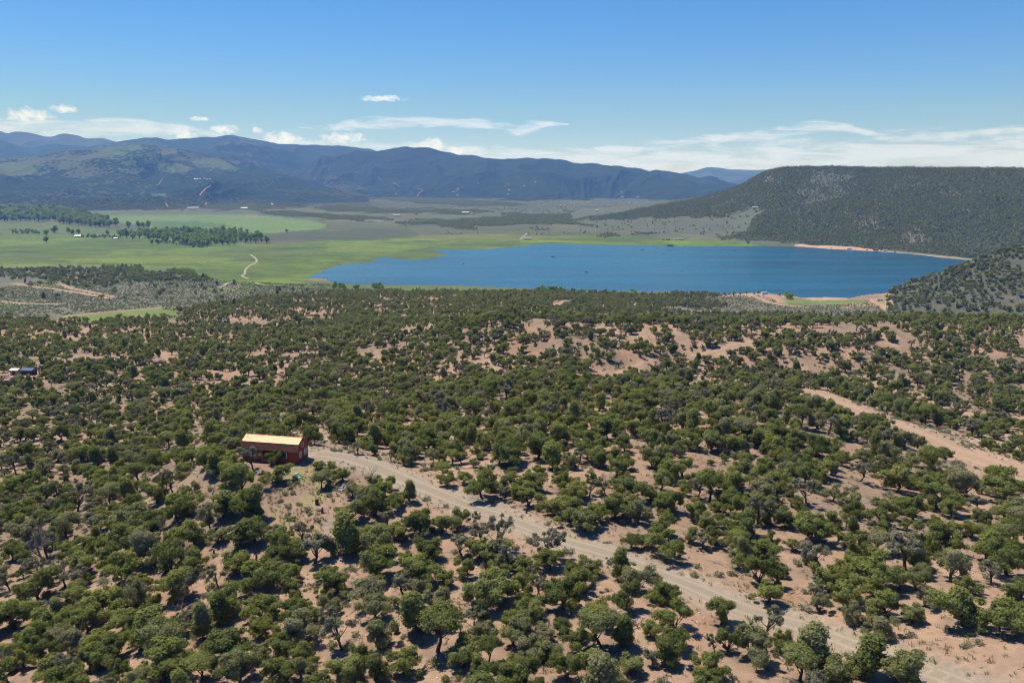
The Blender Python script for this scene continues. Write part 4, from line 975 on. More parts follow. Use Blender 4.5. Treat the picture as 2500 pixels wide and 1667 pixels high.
def make_tree(kind, seed, nleaf, size, limbs=9, sides=6):
    r = np.random.default_rng(seed)
    C, LR, c, off = crown_lobes(kind, r)
    top = np.array([off[0] * .6, off[1] * .6, c[2] * .85])
    bend = r.normal(size=2) * .25
    parts = []
    stems = 2 if kind in ('double',) else 1
    for sgn in ((-1, 1) if stems == 2 else (0,)):
        e = top + np.array([.7 * sgn, 0, 0])
        mid = np.array([bend[0] + .2 * sgn, bend[1], c[2] * .4])
        pts = [(.08 * sgn, 0, -.5), (.1 * sgn, 0, .1), mid * .55 + np.array([0, 0, .15]), mid, (mid + e) / 2, e]
        parts.append(tube_arrays(np.array(pts, float), np.array([.21, .18, .145, .125, .09, .04]) * (.8 if stems == 2 else 1), sides))
    order = r.permutation(len(C))[:limbs]
    for k in order:
        a = np.array([bend[0] * .6, bend[1] * .6, min(c[2] * r.uniform(.25, .6), C[k][2] * .8)])
        m = (a + C[k]) / 2 + np.array([0, 0, -.15]) + r.normal(size=3) * .12
        parts.append(tube_arrays(np.array([a, m, C[k]]), np.array([.07, .05, .018]), 4))
    VT, FT = join_arrays(parts)
    ctr = C.mean(0); per = nleaf / (LR ** 2).sum()
    LV = []
    for p, rad in zip(C, LR):
        o = p - ctr; o = o / (np.linalg.norm(o) + 1e-6) + np.array([0, 0, .5])
        LV.append(leaf_tris(p, o, max(3, int(per * rad * rad)), rad * r.uniform(.9, 1.15), size, r, r.uniform(.6, .95)))
    LV = np.concatenate(LV)
    wd = np.mean([np.percentile(LV[:, q], 98) - np.percentile(LV[:, q], 2) for q in (0, 1)]); k_ = (2.6 if kind == 'slim' else 4.35) / wd
    LV = LV * np.array([k_, k_, min(k_, 1.12)]); VT = VT * np.array([k_, k_, min(k_, 1.12)])
    return VT, FT, LV, np.arange(len(LV)).reshape(-1, 3)
def joined_proto(name, VT, FT, LV, LF, leafmat):
    VV = np.concatenate([VT, LV]); fl = [FT] if len(FT) else []
    me = mesh_np(name, VV, fl + [LF + len(VT)], [M['bark'], leafmat], False, np.concatenate([np.zeros(len(FT)), np.ones(len(LF))]))
    return bpy.data.objects.new(name, me)          # a shape for the scatter, not placed itself
HIGH = {}
for kind, seeds in (('round', (1, 2, 3, 4, 5, 6, 7)), ('flat', (11, 12)), ('slim', (21, 22)), ('big', (31, 32, 33, 34)), ('open', (41, 42, 43)), ('double', (51, 52, 53))):
    HIGH[kind] = []
    for s in seeds:
        VT, FT, LV, LF = make_tree(kind, s, 3600 if kind == 'open' else (9000 if kind == 'big' else 7000), .108 if kind == 'open' else .122)
        lm = M['sparse'] if kind == 'open' else M['juniper']
        HIGH[kind].append((mesh_np('trunk', VT, FT, [M['bark']], True), mesh_np('crown', LV, LF, [lm]), joined_proto('juniper_shape', VT, FT, LV, LF, lm)))
MIDP = []
for kind, s in (('round', 61), ('round', 62), ('round', 63), ('big', 64), ('flat', 65), ('slim', 66), ('double', 67)):
    VT, FT, LV, LF = make_tree(kind, s, 800, .30, 0, 4); LV[:, 2] *= 1.12; MIDP.append(joined_proto('juniper_shape', VT, FT, LV, LF, M['juniper']))
LOWP = []
for s in range(4):
    r = np.random.default_rng(70 + s)
    C = r.normal(size=(6, 3)) * np.array([.9, .9, .6]) + np.array([0, 0, 2.3])
    LV = np.concatenate([leaf_tris(p, np.array([0, 0, .6]), 13, 1.0, .75, r, .9) for p in C])
    LOWP.append(joined_proto('juniper_shape', np.zeros((0, 3)), np.zeros((0, 4), int), LV, np.arange(len(LV)).reshape(-1, 3), M['juniper']))
CONP = []
for s in range(3):
    r = np.random.default_rng(90 + s)
    LV = np.concatenate([leaf_tris(np.array([0, 0, h]), np.array([0, 0, .6]), 9, 1.5 * (1 - h / 6.2), .6, r, .9) for h in (.9, 1.9, 2.9, 3.9, 4.8, 5.5)])
    CONP.append(joined_proto('juniper_shape', np.zeros((0, 3)), np.zeros((0, 4), int), LV, np.arange(len(LV)).reshape(-1, 3), M['juniper']))

def scatter(name, label, cat, P, yaw, scl, branch, protos, mat=None):
    """one object, its members drawn from the point list; branch[i] picks the list of shapes"""
    me = bpy.data.meshes.new(name); me.vertices.add(len(P)); me.vertices.foreach_set('co', np.asarray(P, np.float32).ravel())
    me.attributes.new('yaw', 'FLOAT', 'POINT').data.foreach_set('value', np.asarray(yaw, np.float32))
    me.attributes.new('scl', 'FLOAT_VECTOR', 'POINT').data.foreach_set('vector', np.asarray(scl, np.float32).ravel())
    me.attributes.new('br', 'INT', 'POINT').data.foreach_set('value', np.asarray(branch, np.int32))
    me.attributes.new('pick', 'INT', 'POINT').data.foreach_set('value', rng.integers(0, 1000, len(P)).astype(np.int32))
    o = link(name, me); tag(o, label, cat, kind='stuff')
    g = bpy.data.node_groups.new(name, 'GeometryNodeTree')
    g.interface.new_socket('Geometry', in_out='INPUT', socket_type='NodeSocketGeometry'); g.interface.new_socket('Geometry', in_out='OUTPUT', socket_type='NodeSocketGeometry')
    gi = g.nodes.new('NodeGroupInput'); go = g.nodes.new('NodeGroupOutput'); jn = g.nodes.new('GeometryNodeJoinGeometry')
    def attr(nm, ty):
        n = g.nodes.new('GeometryNodeInputNamedAttribute'); n.data_type = ty; n.inputs['Name'].default_value = nm; return n.outputs[0]
    yw = attr('yaw', 'FLOAT'); sc = attr('scl', 'FLOAT_VECTOR'); br = attr('br', 'INT'); pk = attr('pick', 'INT')
    cx_ = g.nodes.new('ShaderNodeCombineXYZ'); g.links.new(yw, cx_.inputs[2])
    for b, lst in enumerate(protos):
        gg = g.nodes.new('GeometryNodeGeometryToInstance')
        for ob in lst:
            oi = g.nodes.new('GeometryNodeObjectInfo'); oi.inputs['Object'].default_value = ob; oi.transform_space = 'ORIGINAL'
            g.links.new(oi.outputs['Geometry'], gg.inputs[0])
        cmp_ = g.nodes.new('FunctionNodeCompare'); cmp_.data_type = 'INT'; cmp_.operation = 'EQUAL'
        ia = [s for s in cmp_.inputs if s.type == 'INT']; g.links.new(br, ia[0]); ia[1].default_value = b
        md = g.nodes.new('FunctionNodeIntegerMath'); md.operation = 'MODULO'; g.links.new(pk, md.inputs[0]); md.inputs[1].default_value = len(lst)
        ip = g.nodes.new('GeometryNodeInstanceOnPoints')
        g.links.new(gi.outputs[0], ip.inputs['Points']); g.links.new(cmp_.outputs[0], ip.inputs['Selection']); g.links.new(gg.outputs[0], ip.inputs['Instance'])
        ip.inputs['Pick Instance'].default_value = True
        g.links.new(md.outputs[0], ip.inputs['Instance Index']); g.links.new(cx_.outputs[0], ip.inputs['Rotation']); g.links.new(sc, ip.inputs['Scale'])
        g.links.new(ip.outputs[0], jn.inputs[0])
    g.links.new(jn.outputs[0], go.inputs[0])
    o.modifiers.new('scatter', 'NODES').node_group = g
    return o

# ---- individual trees
KIND = {'r': 'round', 'o': 'open', 'f': 'flat', 's': 'slim', 'u': 'big'}
nat_w = {'round': 4.3, 'open': 4.3, 'flat': 4.3, 'slim': 2.6, 'big': 4.3, 'double': 4.3}
tree_obs = []; dead_spots = []; bush_spots = []
for (x, y, w, ty, px, py) in trees:
    if ty == 'd': dead_spots.append((x, y, w, px, py)); continue
    if ty in 'bg': bush_spots.append((x, y, w, px, py, ty)); continue
    kind = KIND[ty]
    if kind == 'round' and rng.random() < .25: kind = 'double'
    tr_, cr_, _ = HIGH[kind][int(rng.integers(len(HIGH[kind])))]
    s = w / nat_w[kind]; z = float(GROUND.z(np.array([x]), np.array([y]))[0])
    hz = s * rng.uniform(.92, 1.2)
    if kind == 'slim': hz = min(hz, 1.25); s = min(s, 1.35)
    e = link('juniper_tree', None, None, (x, y, z - .05), (0, 0, rng.uniform(0, 6.28)), (s, s, hz)); e.empty_display_size = .3
    link('trunk', tr_, e); link('crown', cr_, e)
    tree_obs.append((e, kind, w, w / nat_w[kind] * 4, px, py, x, y))

# ---- the rest of the woodland
zz = GROUND.z(bx, by); bdist = np.hypot(bx, by)
s0 = bw / 4.3
allhigh = [q[2] for k in ('round', 'round', 'big', 'double', 'flat', 'slim', 'open') for q in HIGH[k]]
scatter('juniper_woodland', 'dark green juniper and pinyon woodland spreading over the slopes toward the lake', 'woodland',
        np.stack([bx, by, zz - .1], 1), rng.uniform(0, 6.28, len(bx)), np.stack([s0, s0, s0 * rng.uniform(.98, 1.35, len(bx))], 1),
        np.where(bdist < 430, 0, 1), [allhigh, MIDP])
# mesa and headland woods
mx, my = jitter_grid(5.8, 150, 2300, 1250, 3100, rng)
k = (np.abs(np.degrees(np.arctan2(mx, my))) < 40); mx, my = mx[k], my[k]
mz = MESA.z(mx, my); k = mz > np.maximum(GROUND.z(mx, my), 1.0); mx, my, mz = mx[k], my[k], mz[k]
qx, qy = project(mx, my, mz)
dn = fbm(mx / 120, my / 120, 3, 501) * .5 + .5
qx = qx + fbm(mx / 50, my / 50, 3, 505) * 22; qy = qy + fbm(mx / 50, my / 50, 3, 506) * 9
k = (rng.random(len(mx)) < np.where(inpoly(qx, qy, MESA_SAGE), .02, 1.0 - .45 * sstep(.5, .8, dn)))
for i, pl in enumerate(MESA_OPEN): k &= ~(inpoly(qx, qy, pl) & (rng.random(len(mx)) < .4))
k &= ~(polydist(mx, my, LAKE_XY) < 25)
mx, my, mz, dn = mx[k], my[k], mz[k], dn[k]
ms = rng.uniform(.85, 1.6, len(mx))
scatter('mesa_woodland', 'dark evergreen woodland covering the flat-topped mesa beyond the lake', 'woodland', np.stack([mx, my, mz - .2], 1), rng.uniform(0, 6.28, len(mx)), np.stack([ms, ms, ms * rng.uniform(.9, 1.3, len(mx))], 1), np.where(rng.random(len(mx)) < .35, 1, 0), [LOWP, CONP])
hx, hy = jitter_grid(5.6, 350, 1200, 800, 1500, rng)
hz_ = HEAD.z(hx, hy); k = (hz_ > np.maximum(GROUND.z(hx, hy), 1.2)) & (rng.random(len(hx)) < .8 - .75 * sstep(.45, .7, fbm(hx / 60, hy / 60, 3, 511) * .5 + .5))
hx, hy, hz_ = hx[k], hy[k], hz_[k]; hs = rng.uniform(.7, 1.25, len(hx))
scatter('headland_woodland', 'dark green junipers dotting the sage hill at the right end of the lake', 'woodland', np.stack([hx, hy, hz_ - .1], 1), rng.uniform(0, 6.28, len(hx)), np.stack([hs, hs, hs], 1), np.zeros(len(hx)), [MIDP])
# belts of trees on the plain, and trees on the sage knoll at left
BELTS = [(C2([(430, 905), (700, 880), (850, 890), (1200, 855), (1700, 830), (2100, 790), (2352, 755), (2352, 850), (2000, 915), (1700, 915), (1300, 905), (1000, 930), (850, 940), (700, 915)]), .72),
         (C2([(-40, 800), (100, 795), (500, 815), (900, 815), (1060, 830), (800, 840), (300, 832), (-40, 818)]), .9), (C2([(-40, 843), (200, 860), (420, 876), (250, 888), (-40, 870)]), .8),
         (C2([(1100, 850), (1220, 838), (1300, 850), (1150, 860)]), .6), (C2([(-300, 690), (0, 697), (300, 705), (650, 745), (900, 755), (1250, 780), (1000, 795), (600, 772), (250, 738), (-300, 720)]), .9),
         (C1([(120, 780), (500, 745), (900, 740), (1500, 740), (1950, 800), (1500, 812), (700, 812), (300, 800)]), .75), (C1([(1550, 815), (1900, 832), (2400, 866), (2300, 876), (2100, 872), (1800, 858)]), .5),
         (C2([(1680, 905), (2000, 890), (2352, 865), (2352, 895), (2100, 935), (1980, 920)]), .55), (C2([(1980, 960), (2110, 962), (2110, 987), (1980, 987)]), .7), (C2([(1280, 940), (1390, 935), (1400, 947), (1290, 952)]), .35), (C2([(1700, 975), (1820, 958), (1835, 985), (1700, 985)]), .6),
         (C2([(700, 960), (1700, 950), (2352, 940), (2352, 960), (1700, 970), (700, 975)]), .03), (C1([(-60, 1190), (250, 1195), (450, 1190), (750, 1200), (900, 1215), (1250, 1230), (1420, 1275), (1250, 1280), (900, 1275), (600, 1305), (450, 1305), (300, 1265), (-60, 1255)]), .30),
         (C1([(-60, 1230), (1500, 1290), (2000, 1330), (1600, 1400), (900, 1400), (-60, 1380)]), .022), (C1([(-60, 740), (2352, 720), (2352, 800), (-60, 800)]), .12), (C2([(0, 700), (2352, 740), (2352, 830), (0, 830)]), .04),
         (C3([(380, 860), (480, 800), (520, 830), (700, 860), (900, 890), (520, 880), (360, 872)]), .6), (C1([(1000, 1450), (1500, 1400), (2000, 1370), (2000, 1390), (1300, 1450), (1150, 1480)]), .06)]
PX = []; 
for pl, dens in BELTS:
    p = np.array(pl); g = np.array([at_z(a, b, 3.0) for a, b in pl]); x0, y0 = g.min(0); x1, y1 = g.max(0)
    cell = 7.5 if y0 > 1700 else 5.5
    x, y = jitter_grid(cell, x0 - 20, x1 + 20, y0 * .8, y1 * 1.05, rng)
    z = surf(x, y, [FRONT, MIDR, HEAD]); qx, qy = project(x, y, z)
    nn = fbm(x / 90, y / 90, 3, 521) * .5 + .5
    k = inpoly(qx + (nn - .5) * 60 + fbm(x / 40, y / 40, 2, 523) * 14, qy + (nn - .5) * 14 + fbm(x / 40, y / 40, 2, 524) * 4, pl) & (rng.random(len(x)) < dens * (1.35 - .7 * nn)) & (np.hypot(x, y) > 620) & (polydist(x, y, LAKE_XY) > 20) & ~inpoly(x, y, LAKE_XY) & (MESA.z(x, y) < z)
    if cell > 6: k &= y > 1500
    PX.append(np.stack([x[k], y[k], z[k]], 1))
PX = np.concatenate(PX); ps = rng.uniform(.75, 1.4, len(PX)); pd = np.hypot(PX[:, 0], PX[:, 1])
scatter('valley_woodland', 'dark belts of small evergreens crossing the valley plain', 'woodland', PX - np.array([0, 0, .2]), rng.uniform(0, 6.28, len(PX)), np.stack([ps, ps, ps], 1), np.where(pd < 1450, 0, 1), [MIDP, LOWP])
print('trees: listed', n_listed, 'individual', len(tree_obs), 'woodland', len(bx), 'mesa', len(mx), 'head', len(hx), 'valley', len(PX))

# ================================================================== CABIN
M['redwall'] = plain('dark_red_siding', (.33, .058, .022), .75, 0, .18, 1.5, .25)
M['redroof'] = plain('red_metal_roof', (.42, .155, .072), .54, .40, .08, 1.0, .35)
for _n in M['redroof'].node_tree.nodes:
    if _n.type == 'BSDF_PRINCIPLED': _n.inputs['Coat Weight'].default_value = .42; _n.inputs['Coat Roughness'].default_value = .45; _n.inputs['Coat Tint'].default_value = (1, .93, .75, 1)
M['redtrim'] = plain('red_trim', (.20, .03, .016), .6, 0, .1, 2)
M['whitepaint'] = plain('white_paint', (.78, .77, .74), .5, 0, .05, 3)
M['glass'] = plain('dark_window_glass', (.02, .025, .03), .06, 0, .1, 2, .6)
M['newwood'] = plain('fresh_lumber', (.48, .27, .12), .7, 0, .2, 4)
M['stepwood'] = plain('bare_wood_steps', (.56, .40, .30), .8, 0, .15, 4)
M['galv'] = plain('galvanised_pipe', (.55, .54, .52), .35, .8, .1, 6)
M['skid'] = plain('dark_skids', (.05, .04, .035), .9, 0, .2, 4)
M['pvc'] = plain('pale_plastic_pipe', (.70, .66, .58), .5, 0, .05, 5)
CL, CW = 11.0, 4.1; HE, HB, HR = 2.45, 3.62, 4.45; ins = .42; FL_ = .35      # eave, break, ridge heights; floor height
cab = link('barn_roof_cabin', None, None, (CAB_C[0], CAB_C[1], CAB_Z - .03), (0, 0, R(-11.8)))
tag(cab, 'long dark red cabin with a two-pitched red metal roof at the end of the driveway', 'cabin')
x0, x1 = -CL / 2, CL / 2; y0, y1 = -CW / 2, CW / 2
pa, pb = x0 + CL * .355, x0 + CL * .60; PD = 1.35
def siding(mb_, xa, xb, y, z0, z1, th=.08):
    mb_.box(xa, xb, y, y + th, z0, z1)
    k = xa + .2
    while k < xb - .05:
        mb_.box(k, k + .03, y - .014, y, z0 + .004, z1 - .004); k += .305
for a, b in ((x0, pa), (pb, x1)):
    m = MB(); siding(m, a, b, y0, FL_ - .2, HE); m.build('front_wall', M['redwall'], cab)
m = MB(); siding(m, x0, x1, y1 - .08, FL_ - .2, HE); m.build('back_wall', M['redwall'], cab)
m = MB(); siding(m, pa + .003, pb - .003, y0 + PD, FL_, HE); m.build('porch_back_wall', M['redwall'], cab)
for xx in (pa, pb - .08): MB().box(xx, xx + .08, y0 + .083, y0 + PD - .003, FL_, HE).build('porch_side_wall', M['redwall'], cab)
MB().box(pa - .06, pb + .06, y0 - .05, y0 + PD, FL_ - .12, FL_ - .003).build('porch_floor', M['stepwood'], cab)
gp = [(y0 + .002, FL_ - .2), (y1 - .002, FL_ - .2), (y1 - .002, HE), (y1 - ins, HB), (0, HR), (y0 + ins, HB), (y0 + .002, HE)]
for xa in (x0 - .03, x1 - .05):
    m = MB().prism(gp, xa, xa + .08)
    yy = y0 + .3
    while yy < y1 - .1:
        top = HE if abs(yy) > 1.9 else (HE + .5)
        m.box(xa - .014 if xa < 0 else xa + .08, xa if xa < 0 else xa + .094, yy, yy + .03, FL_ - .19, top); yy += .305
    g_ = m.build('gable_wall', M['redwall'], cab)
    MB().box(xa - .025 if xa < 0 else xa + .082, xa if xa < 0 else xa + .105, y0 + .02, y1 - .02, HE + .0, HE + .12).build('trim_board', M['redtrim'], g_)
# roof panels with standing ribs
ov = .16
def panel(pa_, pb_, nm):
    (ya, za), (yb, zb) = pa_, pb_
    d = np.array([yb - ya, zb - za]); ln = np.linalg.norm(d); d /= ln; nn = np.array([-d[1], d[0]])
    if nn[1] < 0: nn = -nn
    q = [(ya, za), (yb, zb), (yb + nn[0] * .05, zb + nn[1] * .05), (ya + nn[0] * .05, za + nn[1] * .05)]
    r_ = MB().prism(q, x0 - ov, x1 + ov).build('roof_panel', M['redroof'], cab)
    m = MB(); k = x0 - ov + .06
    while k < x1 + ov - .05:
        q2 = [(ya + nn[0] * .052, za + nn[1] * .052), (yb + nn[0] * .052, zb + nn[1] * .052), (yb + nn[0] * .085, zb + nn[1] * .085), (ya + nn[0] * .085, za + nn[1] * .085)]
        m.prism(q2, k, k + .05); k += .228
    s_ = m.build('roof_ribs', M['redroof'], r_); tag(s_, kind='stuff')
panel((y0 - .17, HE - .10), (y0 + ins - .01, HB + .02), 'a'); panel((y0 + ins - .06, HB + .025), (-.005, HR + .03), 'b')
panel((.005, HR + .03), (y1 - ins + .06, HB + .025), 'c'); panel((y1 - ins + .01, HB + .02), (y1 + .17, HE - .10), 'd')
MB().prism([(-.16, HR + .03), (0, HR + .125), (.16, HR + .03), (.15, HR + .015), (0, HR + .1), (-.15, HR + .015)], x0 - ov - .004, x1 + ov + .004).build('ridge_cap', M['redtrim'], cab)
def window(parent, c, w, h, face):
    """face: 'f' front (looks to -y), 'g' gable (looks to +x)"""
    e = link('window', None, parent, c, (0, 0, 0 if face == 'f' else math.pi / 2))
    fr = MB(); t = .075
    for a, b, p, q in ((-w / 2 - t, w / 2 + t, -h / 2 - t, -h / 2), (-w / 2 - t, w / 2 + t, h / 2, h / 2 + t), (-w / 2 - t, -w / 2, -h / 2 + .001, h / 2 - .001), (w / 2, w / 2 + t, -h / 2 + .001, h / 2 - .001), (-w / 2 + .001, w / 2 - .001, -.022, .022)):
        fr.box(a, b, -.05, .0, p, q)
    fr.build('frame', M['whitepaint'], e)
    MB().box(-w / 2, w / 2, -.018, -.002, .024, h / 2 - .002).build('pane', M['glass'], e); MB().box(-w / 2, w / 2, -.02, -.004, -h / 2 + .002, -.024).build('pane', M['glass'], e)
window(cab, (x0 + CL * .10, y0 - .004, 1.62), .75, .85, 'f'); window(cab, (x0 + CL * .77, y0 - .004, 1.55), .75, .85, 'f')
window(cab, (x0 + CL * .565, y0 + PD - .003, 1.75), .55, .7, 'f')
window(cab, (x1 + .032, -.95, 1.58), .72, 1.0, 'g'); window(cab, (x1 + .032, 1.0, 1.62), .72, 1.0, 'g'); window(cab, (x1 + .032, .0, 3.22), .55, .75, 'g')
d_ = MB().box(x0 + CL * .42, x0 + CL * .42 + .9, y0 + PD - .05, y0 + PD - .002, FL_ + .01, FL_ + 1.98).build('door', M['redtrim'], cab)
MB().box(x0 + CL * .42 + .8, x0 + CL * .42 + .85, y0 + PD - .09, y0 + PD - .052, FL_ + .9, FL_ + 1.05).build('handle', M['galv'], d_)
for xx in (pa + .03, pb - .13, (pa + pb) / 2 + .35): MB().box(xx, xx + .1, y0 + .004, y0 + .104, FL_, HE - .16).build('porch_post', M['newwood'], cab)
MB().box(pa + .003, pb - .003, y0 + .0, y0 + .11, HE - .155, HE - .005).build('porch_header', M['newwood'], cab)
rl = link('porch_railing', None, cab)
MB().box(pa + .135, (pa + pb) / 2 + .345, y0 + .02, y0 + .09, FL_ + .88, FL_ + .95).build('top_rail', M['newwood'], rl); MB().box(pa + .135, (pa + pb) / 2 + .345, y0 + .03, y0 + .08, FL_ + .12, FL_ + .18).build('bottom_rail', M['newwood'], rl)
k = pa + .2
while k < (pa + pb) / 2 + .3: MB().box(k, k + .04, y0 + .035, y0 + .075, FL_ + .182, FL_ + .878).build('baluster', M['newwood'], rl); k += .13
stp = link('porch_steps', None, cab); sx = (pa + pb) / 2 + .45
for i in range(3): MB().box(sx - .1, sx + 1.0, y0 - .40 - .34 * i, y0 - .08 - .34 * i, FL_ - .20 - .11 * i, FL_ - .15 - .11 * i).build('tread', M['stepwood'], stp)
for xx in (sx - .15, sx + 1.005): MB().prism([(y0 - .06, FL_ - .16), (y0 - 1.12, FL_ - .44), (y0 - 1.12, FL_ - .52), (y0 - .06, FL_ - .5)], xx, xx + .045).build('stringer', M['stepwood'], stp)
MB().tube([(sx + 1.03, y0 - .06, FL_ + .85), (sx + 1.03, y0 - 1.05, FL_ + .45)], .035, 6).build('handrail', M['stepwood'], stp); MB().tube([(sx + 1.03, y0 - 1.02, FL_ - .5), (sx + 1.03, y0 - 1.02, FL_ + .46)], .035, 6).build('rail_post', M['stepwood'], stp)
for yy in (y0 + .35, -.05, y1 - .5): MB().box(x0 + .1, x1 - .1, yy, yy + .14, -.15, FL_ - .202).build('skid', M['skid'], cab)
pipe = MB().tube([(x0 + CL * .79, .75, HB + .3), (x0 + CL * .79, .75, HR + .75)], .1, 10).build('stovepipe', M['galv'], cab)
MB().tube([(x0 + CL * .79, .75, HR + .78), (x0 + CL * .79, .75, HR + .98), (x0 + CL * .79, .75, HR + 1.03)], [.17, .17, .05], 10).build('cap', M['galv'], pipe)
MB().tube([(x0 + CL * .09, .75, HB + .3), (x0 + CL * .09, .75, HR + .55)], .05, 8).build('vent_pipe', M['pvc'], cab)
MB().tube([(x0 + CL * .05, y0 + 1.25, HB + .4), (x0 + CL * .05, y0 + 1.25, HB + .85), (x0 + CL * .05 + .1, y0 + 1.25, HB + .95), (x0 + CL * .05 + .2, y0 + 1.25, HB + .85)], .04, 8).build('vent_pipe', M['galv'], cab)

# ================================================================== THINGS ROUND THE CABIN
M['green'] = plain('green_plastic', (.16, .42, .26), .45, 0, .08, 3)
M['rust'] = plain('rusty_steel', (.13, .06, .035), .85, .1, .4, 5)
M['rock'] = plain('field_stone', (.34, .29, .25), .9, 0, .3, 2, .3, .4)
M['whiterock'] = plain('pale_limestone', (.62, .58, .52), .9, 0, .15, 2, .3, .3)
M['log'] = plain('split_firewood', (.26, .19, .14), .9, 0, .4, 6)
M['darkmetal'] = plain('dark_metal', (.04, .04, .045), .5, .4, .2, 4)
NB = None
def g(px, py): return hit([(px, py)], [])[0]
def gz(x, y): return float(GROUND.z(np.array([x]), np.array([y]))[0])
for (px, py), lb in (((724, 1157), 'green domed tank lid in the grass nearer the cabin'), ((730, 1167), 'green domed tank lid in the grass farther from the cabin')):
    x, y = g(px, py); t = link('tank_lid', None, None, (x, y, gz(x, y))); tag(t, lb, 'tank lid', 'tank lids below the cabin')
    a = np.linspace(0, 2 * math.pi, 20, endpoint=False); prof = [(.42, -.1), (.42, .12), (.36, .17), (.2, .215), (.0, .225)]
    m = MB(); v = [(r_ * math.cos(q), r_ * math.sin(q), z_) for r_, z_ in prof[:-1] for q in a] + [(0, 0, .225)]
    f = [(i * 20 + j, i * 20 + (j + 1) % 20, (i + 1) * 20 + (j + 1) % 20, (i + 1) * 20 + j) for i in range(3) for j in range(20)] + [(60 + j, 60 + (j + 1) % 20, 80) for j in range(20)]
    m.add(v, f); m.build('lid', M['green'], t, smooth=True); MB().tube([(0, 0, -.3), (0, 0, .05)], .48, 16).build('riser', M['green'], t)
x, y = g(774, 1231); t = link('burn_barrel', None, None, (x, y, gz(x, y)), (0, 0, .4)); tag(t, 'rusty steel barrel standing on the bare slope below the cabin', 'barrel')
b_ = MB().tube([(0, 0, -.05), (0, 0, .02), (0, 0, .3), (0, 0, .32), (0, 0, .34), (0, 0, .6), (0, 0, .62), (0, 0, .64), (0, 0, .9)], [.28, .29, .29, .305, .29, .29, .305, .29, .29], 16).build('drum', M['rust'], t)
MB().tube([(0, 0, .9), (0, 0, .93)], .30, 16).build('rim', M['rust'], t)
def stump(px, py, h, r_, lb, mat='deadwood'):
    x, y = g(px, py); m = MB().tube([(0, 0, -.2), (0, 0, .08), (.03, .02, h * .6), (.06, .02, h)], [r_ * 1.5, r_ * 1.15, r_, r_ * .8], 8)
    m.tube([(0, 0, h * .4), (r_ * 2, .1, h * .75)], [r_ * .35, r_ * .15], 5)
    o = m.build('tree_stump', M[mat], None, (x, y, gz(x, y))); tag(o, lb, 'stump')
stump(787, 1252, .9, .16, 'jagged dark stump below the rusty barrel', 'bark'); stump(626, 1368, .9, .15, 'short reddish stump on bare soil left of a grey gravel patch', 'rust'); stump(522, 1350, .6, .13, 'small reddish stump on the bare slope below the leafless tree', 'rust')
stump(1285, 1252, .85, .13, 'dark post-like stump on bare soil just above the driveway', 'bark')
def pile(px, py, n, spread, mat, lb, cat, name, size=(.16, .34), logs=False):
    x, y = g(px, py); e = link(name, None, None, (x, y, gz(x, y))); tag(e, lb, cat)
    for i in range(n):
        r_ = random.Random(int(px) * 7 + i); u = r_.gauss(0, 1) * spread[0] * .5; v = r_.gauss(0, 1) * spread[1] * .5; s = r_.uniform(*size)
        hgt = max(0, .5 * (1 - (u / spread[0]) ** 2 - (v / spread[1]) ** 2)) * r_.random() * (1.0 if n > 12 else .2)
        if logs:
            a = r_.uniform(-.4, .4); q = r_.uniform(.2, .28)
            o = MB().tube([(-q * math.cos(a), -q * math.sin(a), 0), (q * math.cos(a), q * math.sin(a), .03)], s * .5, 7).build('log', M[mat], e, (u, v, hgt + s * .4))
        else:
            m = MB(); pts = []
            import bmesh
            bm = bmesh.new(); bmesh.ops.create_icosphere(bm, subdivisions=1, radius=s)
            for w_ in bm.verts: w_.co *= r_.uniform(.7, 1.2); w_.co.z *= .65
            me_ = bpy.data.meshes.new('stone'); bm.to_mesh(me_); bm.free(); me_.materials.append(M[mat]); o = link('stone', me_, e, (u, v, hgt + s * .25))
pile(838, 1192, 34, (.6, 2.2), 'rock', 'long heap of grey stones between junipers below the driveway', 'stone pile', 'stone_pile')
pile(891, 1246, 26, (.5, .9), 'log', 'small stack of cut firewood beside a dark round juniper', 'woodpile', 'firewood_pile', (.14, .26), True)
pile(908, 1254, 26, (.7, .7), 'log', 'loose heap of split logs right of the small firewood stack', 'woodpile', 'firewood_pile', (.14, .26), True)
pile(790, 1078, 14, (1.8, .8), 'whiterock', 'scatter of pale rocks under the trees behind the cabin gable', 'rocks', 'pale_rocks', (.18, .42))
pile(705, 1137, 10, (2.4, .3), 'rock', 'row of low stones edging the ground in front of the cabin', 'stones', 'edging_stones', (.12, .24))
pile(492, 1574, 4, (.7, .25), 'whiterock', 'pair of whitish stones on bare soil near the bottom edge', 'rocks', 'pale_rocks', (.16, .3))

# dead trees: bare branching skeletons
def dead_tree_mesh(seed, h=4.0, spread=1.0, lean=0.0):
    r = np.random.default_rng(seed); parts = []
    def branch(p, d, ln, rad, lev):
        pts = [p]; dd = d.copy()
        for i in range(4):
            dd = dd + r.normal(size=3) * .22; dd[2] += .06; dd /= np.linalg.norm(dd); pts.append(pts[-1] + dd * ln / 4)
        parts.append(tube_arrays(np.array(pts), np.linspace(rad, rad * .35, 5) * .75, 5 if lev < 2 else 3))
        if lev < 3:
            for i in range((5, 4, 4)[lev]):
                k = r.integers(1, 5); v = r.normal(size=3); v[2] = abs(v[2]) * .5 + .15; v = dd * .5 + v / np.linalg.norm(v) * spread; v /= np.linalg.norm(v)
                branch(pts[k], v, ln * r.uniform(.45, .7), rad * .5, lev + 1)
    branch(np.array([0, 0, -.3]), np.array([lean, 0, 1.0]), h * .55, .15, 0)
    return join_arrays(parts)
DEADM = []
